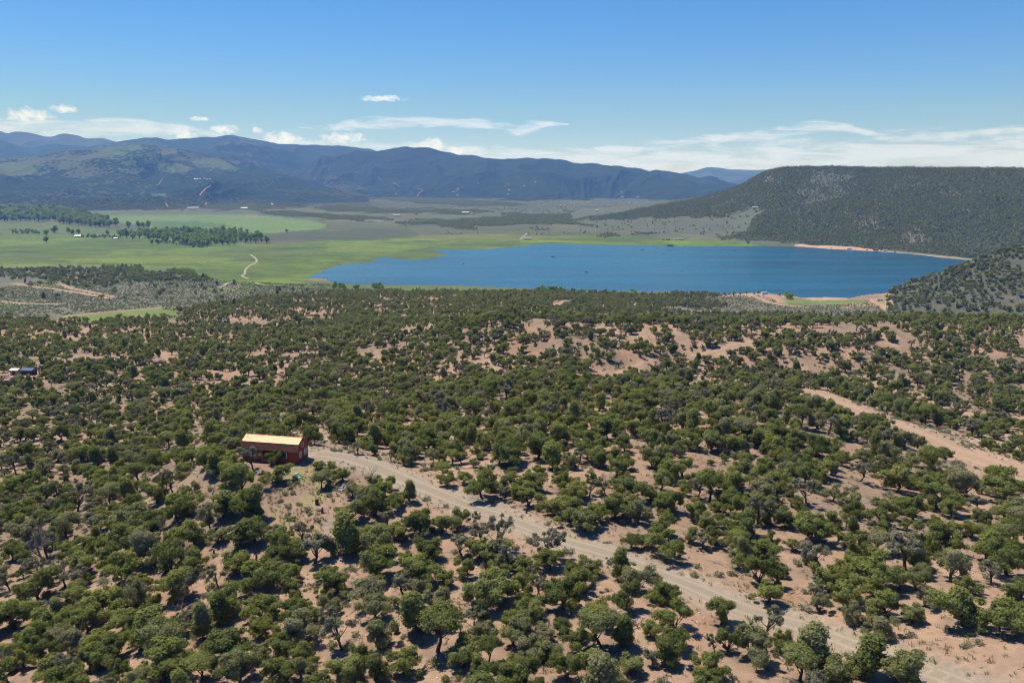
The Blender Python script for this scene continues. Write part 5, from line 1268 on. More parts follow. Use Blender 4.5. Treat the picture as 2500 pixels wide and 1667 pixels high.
for s in range(4):
    Vd, Fd = dead_tree_mesh(200 + s, 4.4, .9 + .15 * s); DEADM.append((mesh_np('dead_branches', Vd, Fd, [M['deadwood' if s % 2 else 'greywood']], False), float(np.ptp(Vd[:, 0]))))
DEAD_LABELS = []
for i, (x, y, w, px, py) in enumerate(dead_spots):
    me_, nw = DEADM[i % 4]; s = w / nw * 1.1
    o = link('dead_tree', me_, None, (x, y, gz(x, y)), (0, 0, rng.uniform(0, 6)), (s, s, s)); DEAD_LABELS.append((o, px, py))
_dl = {}
for o, px, py in DEAD_LABELS:
    if abs(px - 105) < 40 and py < 1450: t = 'large leafless grey tree with spreading limbs on the slope near the left edge'
    elif abs(px - 434) < 30 and py < 1400: t = 'leafless tan tree standing among junipers on the slope below the cabin'
    elif px < 80: t = 'whitish leafless tree at the bottom left corner'
    elif 400 < px < 500: t = 'small leafless grey tree beside a stretch of bare soil at lower left'
    elif 500 < px < 600: t = 'thin leafless tree just below the big round juniper near the cabin'
    elif px > 1800: t = 'leafless grey tree at the lower edge of the driveway'
    else: t = 'small bare-branched tree amid junipers below the driveway'
    tag(o, t, 'dead tree', 'leafless trees')
def fallen(px, py, ln, yaw, lb, mat='deadwood', seed=0):
    Vd, Fd = dead_tree_mesh(300 + seed, ln * 1.2, .6)
    o = link('fallen_log', mesh_np('fallen_log', Vd, Fd, [M[mat]]), None, None, (R(82), 0, yaw)); x, y = g(px, py); o.location = (x, y, gz(x, y) + .35); o.scale = (.8, .8, .8); tag(o, lb, 'fallen log', 'fallen dead wood')
fallen(640, 1216, 4.0, 1.2, 'fallen dead tree with bare limbs right below the big round juniper', 'bark', 1); fallen(337, 1445, 3.6, 2.4, 'fallen grey limb lying in a clump of junipers at lower left', 'greywood', 2)
fallen(156, 1545, 3.0, .4, 'bleached white fallen limb on the slope at the lower left', 'deadwood', 3); fallen(1290, 1428, 2.2, .2, 'bleached dead branch on soil between junipers below the driveway', 'deadwood', 4); fallen(1545, 1535, 2.4, 1.9, 'grey broken branches lying on a bare patch at bottom centre', 'greywood', 5); fallen(1028, 1640, 2.2, 2.6, 'small heap of grey branches near the bottom edge left of centre', 'greywood', 6)

# bare snags scattered through the woodland behind
dx_, dy_ = jitter_grid(26, -260, 320, 110, 430, rng); kd = rng.random(len(dx_)) < .55; dx_, dy_ = dx_[kd], dy_[kd]
for nm, S, w in road_lines[:4]: kd = polydist(dx_, dy_, S, False) > w * .5 + 2; dx_, dy_ = dx_[kd], dy_[kd]
kd = np.hypot(dx_ - CAB_C[0], dy_ - CAB_C[1]) > 14; dx_, dy_ = dx_[kd], dy_[kd]
ds_ = rng.uniform(.6, 1.1, len(dx_))
scatter('dead_snags', 'small grey leafless junipers scattered through the woodland', 'dead trees', np.stack([dx_, dy_, GROUND.z(dx_, dy_)], 1), rng.uniform(0, 6, len(dx_)), np.stack([ds_, ds_, ds_], 1), np.zeros(len(dx_)), [[bpy.data.objects.new('snag_shape', q[0]) for q in DEADM]])
# shrubs
def shrub_mesh(seed, mat, n=260, size=.10, flat=.75):
    r = np.random.default_rng(seed); C = r.normal(size=(9, 3)) * np.array([.3, .3, .12]) + np.array([0, 0, .38])
    LV = np.concatenate([leaf_tris(p, np.array([0, 0, .5]), n // 9, .27, size, r, flat) for p in C]); return mesh_np('shrub', LV, np.arange(len(LV)).reshape(-1, 3), [mat])
SHR = [shrub_mesh(400 + i, M['sage']) for i in range(4)]; BSH = [shrub_mesh(410 + i, M['juniper'], 420, .085, 1.1) for i in range(2)]; GSH = shrub_mesh(420, M['brightbush'], 420, .085, 1.1)
for (x, y, w, px, py, ty) in bush_spots:
    me_ = GSH if ty == 'g' else BSH[int(px) % 2]; s = w / 1.15 * .8
    o = link('young_juniper' if ty == 'b' else 'green_bush', me_, None, (x, y, gz(x, y) - .05), (0, 0, rng.uniform(0, 6)), (s, s, s * 1.25)); bush_spots_obs = globals().setdefault('BUSH', []); bush_spots_obs.append((o, ty, px, py, x, y))
# sagebrush, placed where the photograph shows it thick, then thin over bare soil
sx_, sy_ = jitter_grid(2.2, -190, 230, 55, 330, rng)
sz_ = GROUND.z(sx_, sy_); spx, spy = project(sx_, sy_, sz_)
thick = inpoly(spx, spy, C7([(1640, 880), (1850, 900), (2130, 1050), (2060, 1070), (1800, 960)])) | inpoly(spx, spy, C7([(1690, 1030), (1850, 1110), (2080, 1170), (2080, 1230), (1850, 1200), (1700, 1100)])) | inpoly(spx, spy, C7([(1500, 740), (1750, 760), (2350, 810), (2350, 830), (1700, 790)])) | inpoly(spx, spy, [(-50, 1290), (250, 1290), (330, 1400), (200, 1500), (-50, 1500)]) | inpoly(spx, spy, [(640, 1185), (735, 1137), (850, 1148), (800, 1310), (735, 1325)])
pr = np.where(thick, .5, .24)
kk = (rng.random(len(sx_)) < pr) & (spx > -60) & (spx < 2560) & (spy < 1720)
for nm, S, w in road_lines[:4]: kk &= polydist(sx_, sy_, S, False) > w * .5 + .6
kk &= np.hypot(sx_ - CAB_C[0], sy_ - CAB_C[1]) > 7
sx_, sy_, sz_, spx, spy = sx_[kk], sy_[kk], sz_[kk], spx[kk], spy[kk]
od = np.argsort(np.hypot(sx_, sy_)); sx_, sy_, sz_, spx, spy = sx_[od], sy_[od], sz_[od], spx[od], spy[od]
SAGE = []
inside = (spx > 0) & (spx < 2500) & (spy < 1667)
cand = np.where(inside)[0][:300]
for i in cand:
    s = rng.uniform(.55, 1.25); o = link('sagebrush', SHR[int(rng.integers(4))], None, (sx_[i], sy_[i], sz_[i] - .06), (0, 0, rng.uniform(0, 6)), (s, s, s * .9)); SAGE.append((o, float(spx[i]), float(spy[i]), s))
rs = np.ones(len(sx_), bool); rs[cand] = False
ss = rng.uniform(.6, 1.4, rs.sum())
SHP = [bpy.data.objects.new('shrub_shape', m_) for m_ in SHR]
scatter('sagebrush_scrub', 'grey-green low sagebrush scattered between the junipers', 'scrub', np.stack([sx_[rs], sy_[rs], sz_[rs] - .06], 1), rng.uniform(0, 6, rs.sum()), np.stack([ss, ss, ss * .9], 1), np.zeros(rs.sum()), [SHP])
# the open flats: low sage by the thousand
def low_shrub(seed):
    r = np.random.default_rng(seed); LV = np.concatenate([leaf_tris(np.array([r.normal() * .3, r.normal() * .3, .35]), np.array([0, 0, .5]), 7, .42, .34, r, .8) for _ in range(4)]); return bpy.data.objects.new('sage_shape', mesh_np('shrub', LV, np.arange(len(LV)).reshape(-1, 3), [M['sage']]))
fx, fy = jitter_grid(3.1, -620, 620, 600, 1200, rng); fz = GROUND.z(fx, fy); fqx, fqy = project(fx, fy, fz)
kf = (inpoly(fqx, fqy, SAGEL) | inpoly(fqx, fqy, SAGER)) & ~inpoly(fqx, fqy, GREENL) & (np.abs(np.degrees(np.arctan2(fx, fy))) < 38) & ~inpoly(fx, fy, LAKE_XY) & (polydist(fx, fy, LAKE_XY) > 30) & (HEAD.z(fx, fy) < fz) & (rng.random(len(fx)) < .3 + .3 * (fbm(fx / 40, fy / 40, 3, 611) > -.1))
for pl in (C3([(800, 1250), (950, 1255), (1100, 1262), (1300, 1262), (1380, 1275), (1200, 1290), (900, 1300), (800, 1290)]), C3([(1420, 1225), (1560, 1235), (1630, 1270), (1560, 1300), (1400, 1285)])): kf &= ~inpoly(fqx, fqy, pl)
for nm, S, w in road_lines:
    if nm != 'hill_road': kf &= polydist(fx, fy, S, False) > w * .5 + 1
fx, fy, fz = fx[kf], fy[kf], fz[kf]; fs = rng.uniform(.8, 1.7, len(fx))
scatter('flat_sagebrush', 'grey-green sagebrush covering the flats below the woodland', 'scrub', np.stack([fx, fy, fz - .05], 1), rng.uniform(0, 6, len(fx)), np.stack([fs, fs, fs * .9], 1), np.zeros(len(fx)), [[low_shrub(i) for i in range(4)]])
# grass tufts, twigs and stones: uncountable ground litter
def tuft(seed):
    r = np.random.default_rng(seed); v = []
    for i in range(16):
        a = r.uniform(0, 6.28); b = r.uniform(.0, .22); h = r.uniform(.15, .38); p = np.array([math.cos(a) * b, math.sin(a) * b, -.02]); q = p + np.array([math.cos(a) * .14, math.sin(a) * .14, h]); t = np.array([-math.sin(a), math.cos(a), 0]) * .025; v += [p - t, p + t, q]
    v = np.array(v); return mesh_np('tuft', v, np.arange(len(v)).reshape(-1, 3), [M['drygrass']])
def twig(seed):
    r = np.random.default_rng(seed); ps = []
    for i in range(5):
        a = r.uniform(0, 6.28); p = np.array([r.normal() * .3, r.normal() * .3, .05]); d = np.array([math.cos(a), math.sin(a), r.uniform(0, .25)]) * r.uniform(.4, 1.0); ps.append(tube_arrays(np.array([p, p + d * .5 + r.normal(size=3) * .05, p + d]), np.array([.03, .022, .01]), 3))
    Vt, Ft = join_arrays(ps); return mesh_np('twig', Vt, Ft, [M['greywood' if seed % 2 else 'deadwood']])
def pebble(seed):
    r = np.random.default_rng(seed); Vt, Ft = tube_arrays(np.array([[0, 0, -.03], [0, 0, .0], [.01, 0, .05], [0, 0, .08]]) * 1.3, np.array([.06, .11, .09, .01]) * r.uniform(.8, 1.4), 6); return mesh_np('pebble', Vt, Ft, [M['whiterock' if seed % 2 else 'rock']])
def litter(name, label, cat, cell, prob, protos, size, area):
    x, y = jitter_grid(cell, -150, 200, 55, 260, rng); z = GROUND.z(x, y); px, py = project(x, y, z)
    k = (px > -60) & (px < 2560) & (py < 1730) & (rng.random(len(x)) < prob(x, y, px, py))
    for nm, S, w in road_lines[:2]: k &= polydist(x, y, S, False) > w * .42
    k &= np.hypot(x - CAB_C[0], y - CAB_C[1]) > 6.2
    x, y, z = x[k], y[k], z[k]; s = rng.uniform(*size, len(x))
    return scatter(name, label, cat, np.stack([x, y, z], 1), rng.uniform(0, 6, len(x)), np.stack([s, s, s], 1), np.zeros(len(x)), [[bpy.data.objects.new(name + '_shape', m_) for m_ in protos]])
GP = [(640, 1185), (690, 1150), (735, 1137), (800, 1132), (850, 1148), (830, 1195), (800, 1260), (790, 1310), (735, 1325), (690, 1290), (655, 1235)]
litter('dry_grass', 'thin yellow-green grass on the clearing below the cabin and beside the driveway', 'grass', .7, lambda x, y, px, py: np.where(inpoly(px, py, GP), .75 * (fbm(x / 5, y / 5, 3, 77) > -.05), np.where(polydist(x, y, road_lines[0][1], False) < 6, 0.22, .08)), [tuft(i) for i in range(4)], (.6, 1.5), None)
litter('fallen_twigs', 'grey twigs and broken branches strewn over the bare soil', 'twigs', 2.2, lambda x, y, px, py: np.full(len(x), .28), [twig(i) for i in range(5)], (.6, 1.6), None)
litter('loose_stones', 'small loose stones strewn over the bare soil', 'stones', 1.0, lambda x, y, px, py: .05 + .25 * (fbm(x / 14, y / 14, 3, 601) > .15), [pebble(i) for i in range(4)], (.4, 1.4), None)

# ================================================================== SHEDS AT THE LEFT EDGE
M['tan'] = plain('tan_siding', (.50, .33, .20), .8, 0, .12, 2)
M['whiteroof'] = plain('white_metal_roof', (.50, .49, .47), .45, .1, .06, 1)
M['blueroof'] = plain('blue_metal_roof', (.07, .10, .20), .75, 0, .08, 1)
M['darkwood'] = plain('dark_boards', (.055, .045, .04), .85, 0, .25, 3)
M['tarp'] = plain('blue_tarp', (.05, .13, .30), .5, 0, .15, 2)
M['greyroof'] = plain('grey_metal_roof', (.40, .41, .42), .45, .3, .08, 1)
M['brownroof'] = plain('brown_roof', (.20, .12, .08), .8, 0, .15, 1)
M['redmetal'] = plain('faded_red_metal', (.45, .10, .06), .6, 0, .12, 1)
M['cream'] = plain('cream_wall', (.40, .37, .32), .8, 0, .08, 1)
M['tyre'] = plain('black_rubber', (.02, .02, .02), .9, 0, .2, 4)
M['silver'] = plain('silver_car_paint', (.55, .56, .58), .3, .4, .05, 1)
M['darkcar'] = plain('dark_car_paint', (.03, .035, .045), .3, .2, .05, 1)
M['hull'] = plain('dark_boat_hull', (.05, .05, .055), .5, 0, .1, 1)
M['jacket'] = plain('dark_jacket', (.06, .05, .06), .9, 0, .2, 4)
M['pole'] = plain('weathered_pole', (.11, .085, .065), .9, 0, .3, 3)
M['wire'] = plain('dark_wire', (.05, .05, .05), .6, .3, .1, 1)
def place(px, py): 
    x, y = hit([(px, py)])[0]; return x, y, zat(x, y)
def building(px, py, w, d, h, rise, yaw, wall, roof, name, label, cat, group=None, ridge='x', doors=0, wins=0, z=None):
    """gabled building: walls, two roof slopes, doors and windows on the side that faces the lake"""
    x, y, zz_ = place(px, py); e = link(name, None, None, (x, y, zz_ - .15), (0, 0, R(yaw))); tag(e, label, cat, group)
    m = MB().prism([(-d / 2, 0), (d / 2, 0), (d / 2, h), (0, h + rise), (-d / 2, h)], -w / 2, w / 2); m.build('wall', M[wall], e)
    o = .35; sl = rise / (d / 2)
    rf = MB().prism([(-d / 2 - o, h - sl * o + .02), (0, h + rise + .02), (0, h + rise + .22), (-d / 2 - o, h - sl * o + .22)], -w / 2 - o, w / 2 + o).build('roof', M[roof], e)
    MB().prism([(d / 2 + o, h - sl * o + .02), (.002, h + rise + .02), (.002, h + rise + .22), (d / 2 + o, h - sl * o + .22)], -w / 2 - o, w / 2 + o).build('roof', M[roof], e)
    for i in range(doors): q = -w / 2 + w * (i + 1) / (doors + 1); MB().box(q - .6, q + .6, -d / 2 - .06, -d / 2 - .01, 0, min(h - .2, 2.2)).build('door', M['darkwood'], e)
    for i in range(wins):
        q = -w / 2 + w * (i + .5) / wins
        MB().box(q - .55, q + .55, -d / 2 - .05, -d / 2 - .01, h * .4, h * .4 + 1.0).build('window', M['glass'], e)
    return e
building(40, 914, 3.4, 3.0, 2.3, .5, -4, 'tan', 'whiteroof', 'small_hut', 'small tan hut with a bright white roof at the left edge', 'hut', doors=1, wins=1)
building(72, 914, 5.0, 3.2, 2.3, .7, -6, 'darkwood', 'blueroof', 'dark_shed', 'dark shed with a blue metal roof beside the tan hut', 'shed', doors=1)
x, y, z = place(97, 900); t = link('tarp_heap', None, None, (x, y, z)); tag(t, 'low heap under a blue tarp behind the dark shed', 'tarp')
MB().prism([(-1.0, 0), (1.0, 0), (.8, .8), (.1, 1.15), (-.7, .9)], -1.5, 1.5).build('tarp', M['tarp'], t); MB().tube([(-1.6, -1.05, .1), (1.6, -1.05, .1)], .06, 5).build('edge_pole', M['pole'], t)
x, y, z = place(7, 922); t = link('flatbed_trailer', None, None, (x, y, z), (0, 0, R(-8))); tag(t, 'low flatbed trailer cut by the left edge of the picture', 'trailer')
MB().box(-2.5, 2.5, -.9, .9, .7, .85).build('deck', M['darkwood'], t)
for sx__ in (-1.0, .1):
    for sy__ in (-.95, .8): MB().tube([(sx__, sy__, .35), (sx__, sy__ + .15, .35)], .35, 12).build('wheel', M['tyre'], t)
MB().tube([(2.5, 0, .72), (3.6, 0, .6)], .06, 6).build('drawbar', M['darkmetal'], t)
for i in range(4): MB().box(-2.4 + 1.5 * i, -2.3 + 1.5 * i, .86, .9, .85, 1.5).build('side_post', M['greyroof'], t)

# ================================================================== POWER LINE
ORD = ['first', 'second', 'third', 'fourth', 'fifth', 'sixth', 'seventh', 'eighth', 'ninth', 'tenth', 'eleventh', 'twelfth', 'thirteenth', 'fourteenth', 'fifteenth', 'sixteenth', 'seventeenth', 'eighteenth', 'nineteenth', 'twentieth']
prev = None; crow = []
POLES = [(35, 734), (268, 738), (503.6, 736), (740, 733), (1000, 742), (1239, 745), (1470, 752), (1680, 759), (1873, 762), (2071, 763), (2271, 763)]
for i, (px, py) in enumerate(POLES):
    x, y, z = place(px, py); e = link('power_pole', None, None, (x, y, z)); tag(e, '%s wooden power pole counting from the left edge of the picture' % ORD[i], 'power pole', 'power poles crossing the sage flat')
    MB().tube([(0, 0, -1), (0, 0, 9.5)], [.24, .16], 7).build('post', M['pole'], e)
    ca = MB().box(-1.2, 1.2, -.08, .08, 8.7, 8.9).build('crossarm', M['pole'], e)
    for q in (-1.05, 0.0, 1.05): MB().tube([(q, 0, 8.9), (q, 0, 9.1)] if q else [(q, 0, 9.5), (q, 0, 9.7)], .06, 6).build('insulator', M['greyroof'], ca)

# ================================================================== COTTONWOODS
def cottonwood_mesh(seed, nleaf):
    r = np.random.default_rng(seed); C = []
    for k in range(16):
        d = r.normal(size=3); d /= np.linalg.norm(d); C.append(np.array([0, 0, 9.4]) + d * np.array([5.4, 5.4, 6.2]) * r.uniform(.5, 1))
    parts = [tube_arrays(np.array([[0, 0, -1.0], [.2, 0, 3], [.4, .2, 8], [.3, 0, 12]]), np.array([.6, .5, .35, .15]), 6)]
    for p in C[:6]: parts.append(tube_arrays(np.array([[.2, 0, 4.0], (np.array([.2, 0, 4.0]) + p) / 2 + np.array([0, 0, -.6]), p]), np.array([.25, .16, .06]), 4))
    VT, FT = join_arrays(parts); LV = np.concatenate([leaf_tris(p, np.array([0, 0, .5]), nleaf // 16, r.uniform(2.2, 3.6), .72, r, .85) for p in C])
    LF = np.arange(len(LV)).reshape(-1, 3)
    return mesh_np('cottonwood', np.concatenate([VT, LV]), [FT, LF + len(VT)], [M['bark'], M['cottonwood']], False, np.concatenate([np.zeros(len(FT)), np.ones(len(LF))])), (mesh_np('trunk', VT, FT, [M['bark']], True), mesh_np('crown', LV, LF, [M['cottonwood']]))
COT = [cottonwood_mesh(700 + i, 1300) for i in range(6)]
cot_list = []
def cot(px, py, hpx, lab=None):
    x, y, z = place(px, py); h = hpx / F * math.hypot(y, z - CAMZ)
    s = h / 17.0; k = int(rng.integers(6)); wf = rng.uniform(.9, 1.15)
    if hpx >= 16:
        o = link('cottonwood_tree', None, None, (x, y, z), (0, 0, rng.uniform(0, 6)), (s * wf, s * wf, s)); link('trunk', COT[k][1][0], o); link('crown', COT[k][1][1], o)
    else: o = link('cottonwood_tree', COT[k][0], None, (x, y, z), (0, 0, rng.uniform(0, 6)), (s * wf, s * wf, s))
    cot_list.append((o, px, py, hpx, lab)); return o
K = .38265
for (x_, yb, hh, lab) in ((740, 922, 58, 'tall twin-stemmed cottonwood at the end of the big grove'), (820, 932, 48, 'rounded cottonwood standing alone before the crop field'), (885, 930, 46, 'left one of three joined cottonwoods before the crop field'), (915, 933, 44, 'middle one of three joined cottonwoods before the crop field'), (945, 936, 58, 'broad right one of three joined cottonwoods before the crop field'), (988, 958, 38, 'low broad cottonwood below the three joined ones'), (1060, 953, 28, 'small round cottonwood alone at the edge of the crop field'),
                          (350, 965, 52, 'tall open cottonwood at the left side of the meadow'), (295, 982, 44, 'bushy cottonwood beside the tall open one in the left meadow'), (297, 1026, 46, 'dark round cottonwood lowest in the left meadow'), (440, 965, 42, 'leaning cottonwood above the white-roofed farmhouse'), (465, 975, 36, 'cottonwood just right of the leaning one above the farmhouse'), (502, 975, 44, 'slim pale cottonwood above the farmhouse'), (530, 997, 28, 'dark tree touching the right end of the farmhouse'), (560, 998, 30, 'dark round tree second from the right end of the farmhouse'), (685, 975, 32, 'small round cottonwood alone in the middle meadow'),
                          (1830, 963, 26, 'lone dark tree on the near rim of the crop field'), (970, 1035, 30, 'small cottonwood at the lower left of the long grove'), (1008, 1036, 38, 'round cottonwood at the lower left of the long grove'), (1700, 1028, 50, 'last cottonwood at the right end of the long grove')):
    cot(x_ * K, 200 + yb * K, hh * K, lab)
def grove(poly, nrows, spacing, hh, seed):
    r = np.random.default_rng(seed); p = np.array(poly); n = 0; pts = []
    for row in range(nrows):
        yv = p[:, 1].min() + (p[:, 1].max() - p[:, 1].min()) * (row + .5) / nrows; xv = p[:, 0].min()
        while xv < p[:, 0].max():
            xv += spacing * r.uniform(.6, 1.4); yy = yv + r.normal() * 2.5
            if inpoly(np.array([xv]), np.array([yy]), poly)[0]: pts.append((xv, yy))
    for xv, yy in sorted(pts, key=lambda q: q[1]): cot(xv * K, 200 + yy * K, hh * r.uniform(.8, 1.2) * K)
grove([(-40, 818), (250, 826), (480, 845), (600, 865), (700, 905), (712, 932), (620, 934), (480, 918), (300, 895), (-40, 892)], 9, 27, 50, 1)
grove([(730, 978), (1000, 968), (1150, 960), (1420, 960), (1640, 990), (1690, 1025), (1500, 1040), (1250, 1060), (1130, 1030), (900, 1008), (740, 1005)], 7, 31, 46, 2)
# willow thickets: too many stems to count
wx, wy = [], []
for pl, n in ((C1([(60, 945), (230, 950), (260, 972), (80, 972)]), 60), (C1([(650, 1180), (900, 1188), (920, 1222), (700, 1205)]), 70), (C1([(1050, 1205), (1240, 1212), (1260, 1250), (1060, 1230)]), 70), (C1([(560, 980), (750, 985), (760, 1002), (560, 998)]), 40), (C1([(1000, 1018), (1300, 1035), (1290, 1062), (1000, 1030)]), 50), (C2([(1350, 1330), (1490, 1335), (1500, 1352), (1340, 1350)]), 26), (C2([(290, 1315), (350, 1310), (350, 1330), (280, 1330)]), 10), (C2([(40, 1305), (220, 1330), (200, 1345), (30, 1320)]), 14), (C3([(820, 1240), (880, 1250), (860, 1262), (810, 1255)]), 8), (C3([(570, 880), (610, 882), (610, 895), (570, 893)]), 4)):
    p = np.array(pl); c = 0; tr_n = 0
    while c < n and tr_n < 4000:
        tr_n += 1; a = rng.uniform(p[:, 0].min(), p[:, 0].max()); b = rng.uniform(p[:, 1].min(), p[:, 1].max())
        if inpoly(np.array([a]), np.array([b]), pl)[0]: wx.append((a, b)); c += 1
W_ = [(*q, zat(*q)) for q in hit(wx)]; wsz = rng.uniform(.25, .5, len(W_))
scatter('willow_thicket', 'bright green willow and brush thickets on the meadow and the lake shore', 'thicket', np.array(W_), rng.uniform(0, 6, len(W_)), np.stack([wsz, wsz, wsz], 1), np.zeros(len(W_)), [[bpy.data.objects.new('willow_shape', c_[0]) for c_ in COT]])
_cx = sorted([c for c in cot_list if not c[4]], key=lambda c: (c[1] > 275, c[1]))
na_ = nb_ = 0
def nth(n): return ORD[n - 1] if n <= 20 else '%d%s' % (n, 'th' if 10 <= n % 100 <= 20 else {1: 'st', 2: 'nd', 3: 'rd'}.get(n % 10, 'th'))
for o, px, py, hpx, lab in cot_list:
    if lab: tag(o, lab, 'tree', 'cottonwoods standing apart in the meadow')
for o, px, py, hpx, lab in _cx:
    if px < 276 and py < 560: na_ += 1; tag(o, '%s cottonwood from the left in the big grove by the left edge' % nth(na_), 'tree', 'cottonwoods of the big grove')
    else: nb_ += 1; tag(o, '%s cottonwood from the left in the long grove on the meadow' % nth(nb_), 'tree', 'cottonwoods of the long grove')
# tall shore tree, bare snags
for px, py, hpx, lab in ((1345, 716, 20, 'tallest pale cottonwood on the near lake shore'), (1335, 717, 13, 'low cottonwood left of the tallest one on the near shore'), (1362, 716, 13, 'low cottonwood right of the tallest one on the near shore'), (1850, 718, 12, 'dark round tree beside the white camper on the near shore'), (1822, 716, 6, 'small round tree on the near shore left of the camper'), (1903, 722, 8, 'small green tree below the bare shore snag'), (1826, 596, 9, 'dark round tree at the foot of the mesa by the far shore')):
    o = cot(px, py, hpx, lab); tag(o, lab, 'tree', 'trees on the lake shore')
for px, py, hpx, lab in ((1897, 722, 22, 'tall bare snag on the near shore right of the camper'), (1866, 712, 13, 'bare grey tree behind the white camper')):
    x, y, z = place(px, py); s = hpx / F * y / 4.6; tag(link('bare_snag', DEADM[1][0], None, (x, y, z), (0, 0, px), (s * .8, s * .8, s * 1.2)), lab, 'dead tree', 'bare trees on the shore')

# ================================================================== BUILDINGS IN THE VALLEY
building(191, 579, 15, 8, 3.2, 2.2, 8, 'cream', 'whiteroof', 'farmhouse', 'white-roofed farmhouse with dark trees at its right end', 'house', wins=4, doors=1)
building(283, 584, 9, 6, 2.6, 1.4, 0, 'cream', 'greyroof', 'farm_shed', 'small pale shed at the foot of the long grove', 'shed', doors=1)
building(914, 541, 68, 9, 3.0, 1.4, 3, 'cream', 'whiteroof', 'long_barn', 'very long low white-roofed barn at the right of the crop field', 'barn', doors=4)
building(1137, 522, 34, 18, 6.0, 3.5, -10, 'cream', 'whiteroof', 'metal_barn', 'large white metal barn on the plain beyond the lake', 'barn', doors=1)
building(968, 527, 26, 12, 4.0, 2.5, 6, 'cream', 'whiteroof', 'ranch_house', 'white ranch house beside a looping drive beyond the long barn', 'house', wins=4)
building(1016, 524, 14, 10, 4.0, 2.4, -12, 'redmetal', 'brownroof', 'red_barn', 'dark reddish barn right of the white ranch house', 'barn', doors=1)
building(1288, 585, 18, 8, 3.0, 1.6, 2, 'greyroof', 'greyroof', 'grey_shed', 'grey metal shed on the far meadow beside a pale track', 'shed', doors=2)
for i, (px, lb) in enumerate(((1619, 'leftmost of four lakeside shelters beyond the far shore'), (1631, 'second from left of four lakeside shelters beyond the far shore'), (1650, 'third from left of four lakeside shelters beyond the far shore'), (1664, 'rightmost of four lakeside shelters beyond the far shore'))):
    building(px, 586, 9, 6, 2.6, 1.2, 4, 'darkwood' if i % 2 else 'tan', 'greyroof' if i > 1 else 'brownroof', 'lake_shelter', lb, 'shelter', 'shelters beyond the far shore')
building(1636, 600, 14, 4, 2.6, .8, 2, 'redmetal', 'brownroof', 'boathouse', 'low reddish boathouse at the far waterline', 'boathouse', doors=1)
building(1476, 580, 10, 7, 2.8, 1.5, 5, 'tan', 'brownroof', 'lake_cabin', 'small brown cabin by dark trees above the far shore', 'cabin', wins=2)
building(1844, 509, 20, 8, 3.5, 1.8, 12, 'cream', 'whiteroof', 'mesa_house', 'white house on the flank of the mesa', 'house', wins=3)
for px, py, w_, wl, rf, nm, lb in ((471, 509, 60, 'cream', 'whiteroof', 'farm_barn', 'long white barn at the foot of the hills left of centre'), (597, 509.5, 40, 'cream', 'greyroof', 'farm_barn', 'long grey-roofed barn right of the long white one'), (665, 501, 14, 'cream', 'whiteroof', 'white_house', 'white house alone at the foot of the hills above the crop field'), (1240, 476, 20, 'cream', 'whiteroof', 'white_house', 'bright white house at the mountain foot above the long lake'), (1243, 465, 18, 'cream', 'whiteroof', 'white_house', 'white house just above the bright one at the mountain foot'), (967, 475, 20, 'cream', 'greyroof', 'white_house', 'pale house left of the bent hill road'), (1117, 477, 18, 'cream', 'whiteroof', 'white_house', 'small white house below the hooked hill road'), (1519, 482, 24, 'cream', 'whiteroof', 'white_house', 'left white house of two by the right end of the mountains'), (1557, 483, 24, 'cream', 'whiteroof', 'white_house', 'right white house of two by the right end of the mountains'), (1490, 503, 18, 'redmetal', 'redmetal', 'red_roofed_house', 'house with a red roof on the plain before the mesa'), (1457, 516, 16, 'cream', 'whiteroof', 'white_house', 'white house at the left edge of the mesa woods'), (1307, 446, 16, 'cream', 'whiteroof', 'white_house', 'highest white house on the dark mountain slope'), (1168, 449, 16, 'cream', 'whiteroof', 'white_house', 'white house midway up the mountain slope'), (1280, 455, 14, 'cream', 'whiteroof', 'white_house', 'small white house right of the winding slope road')):
    building(px, py, w_, 10, 4.5, 2.4, random.Random(int(px)).uniform(-15, 15), wl, rf, nm, lb, 'house' if 'house' in nm else 'barn')
for i, (px, py) in enumerate(((476, 438), (482, 438), (489, 437.5), (498, 437), (505, 438.5), (513, 438))):
    building(px, py, 11, 8, 4, 2.4, 5 * i, 'cream', 'whiteroof', 'hill_house', '%s from left in a row of white houses on the foothill' % ORD[i], 'house', 'row of white houses on the foothill')

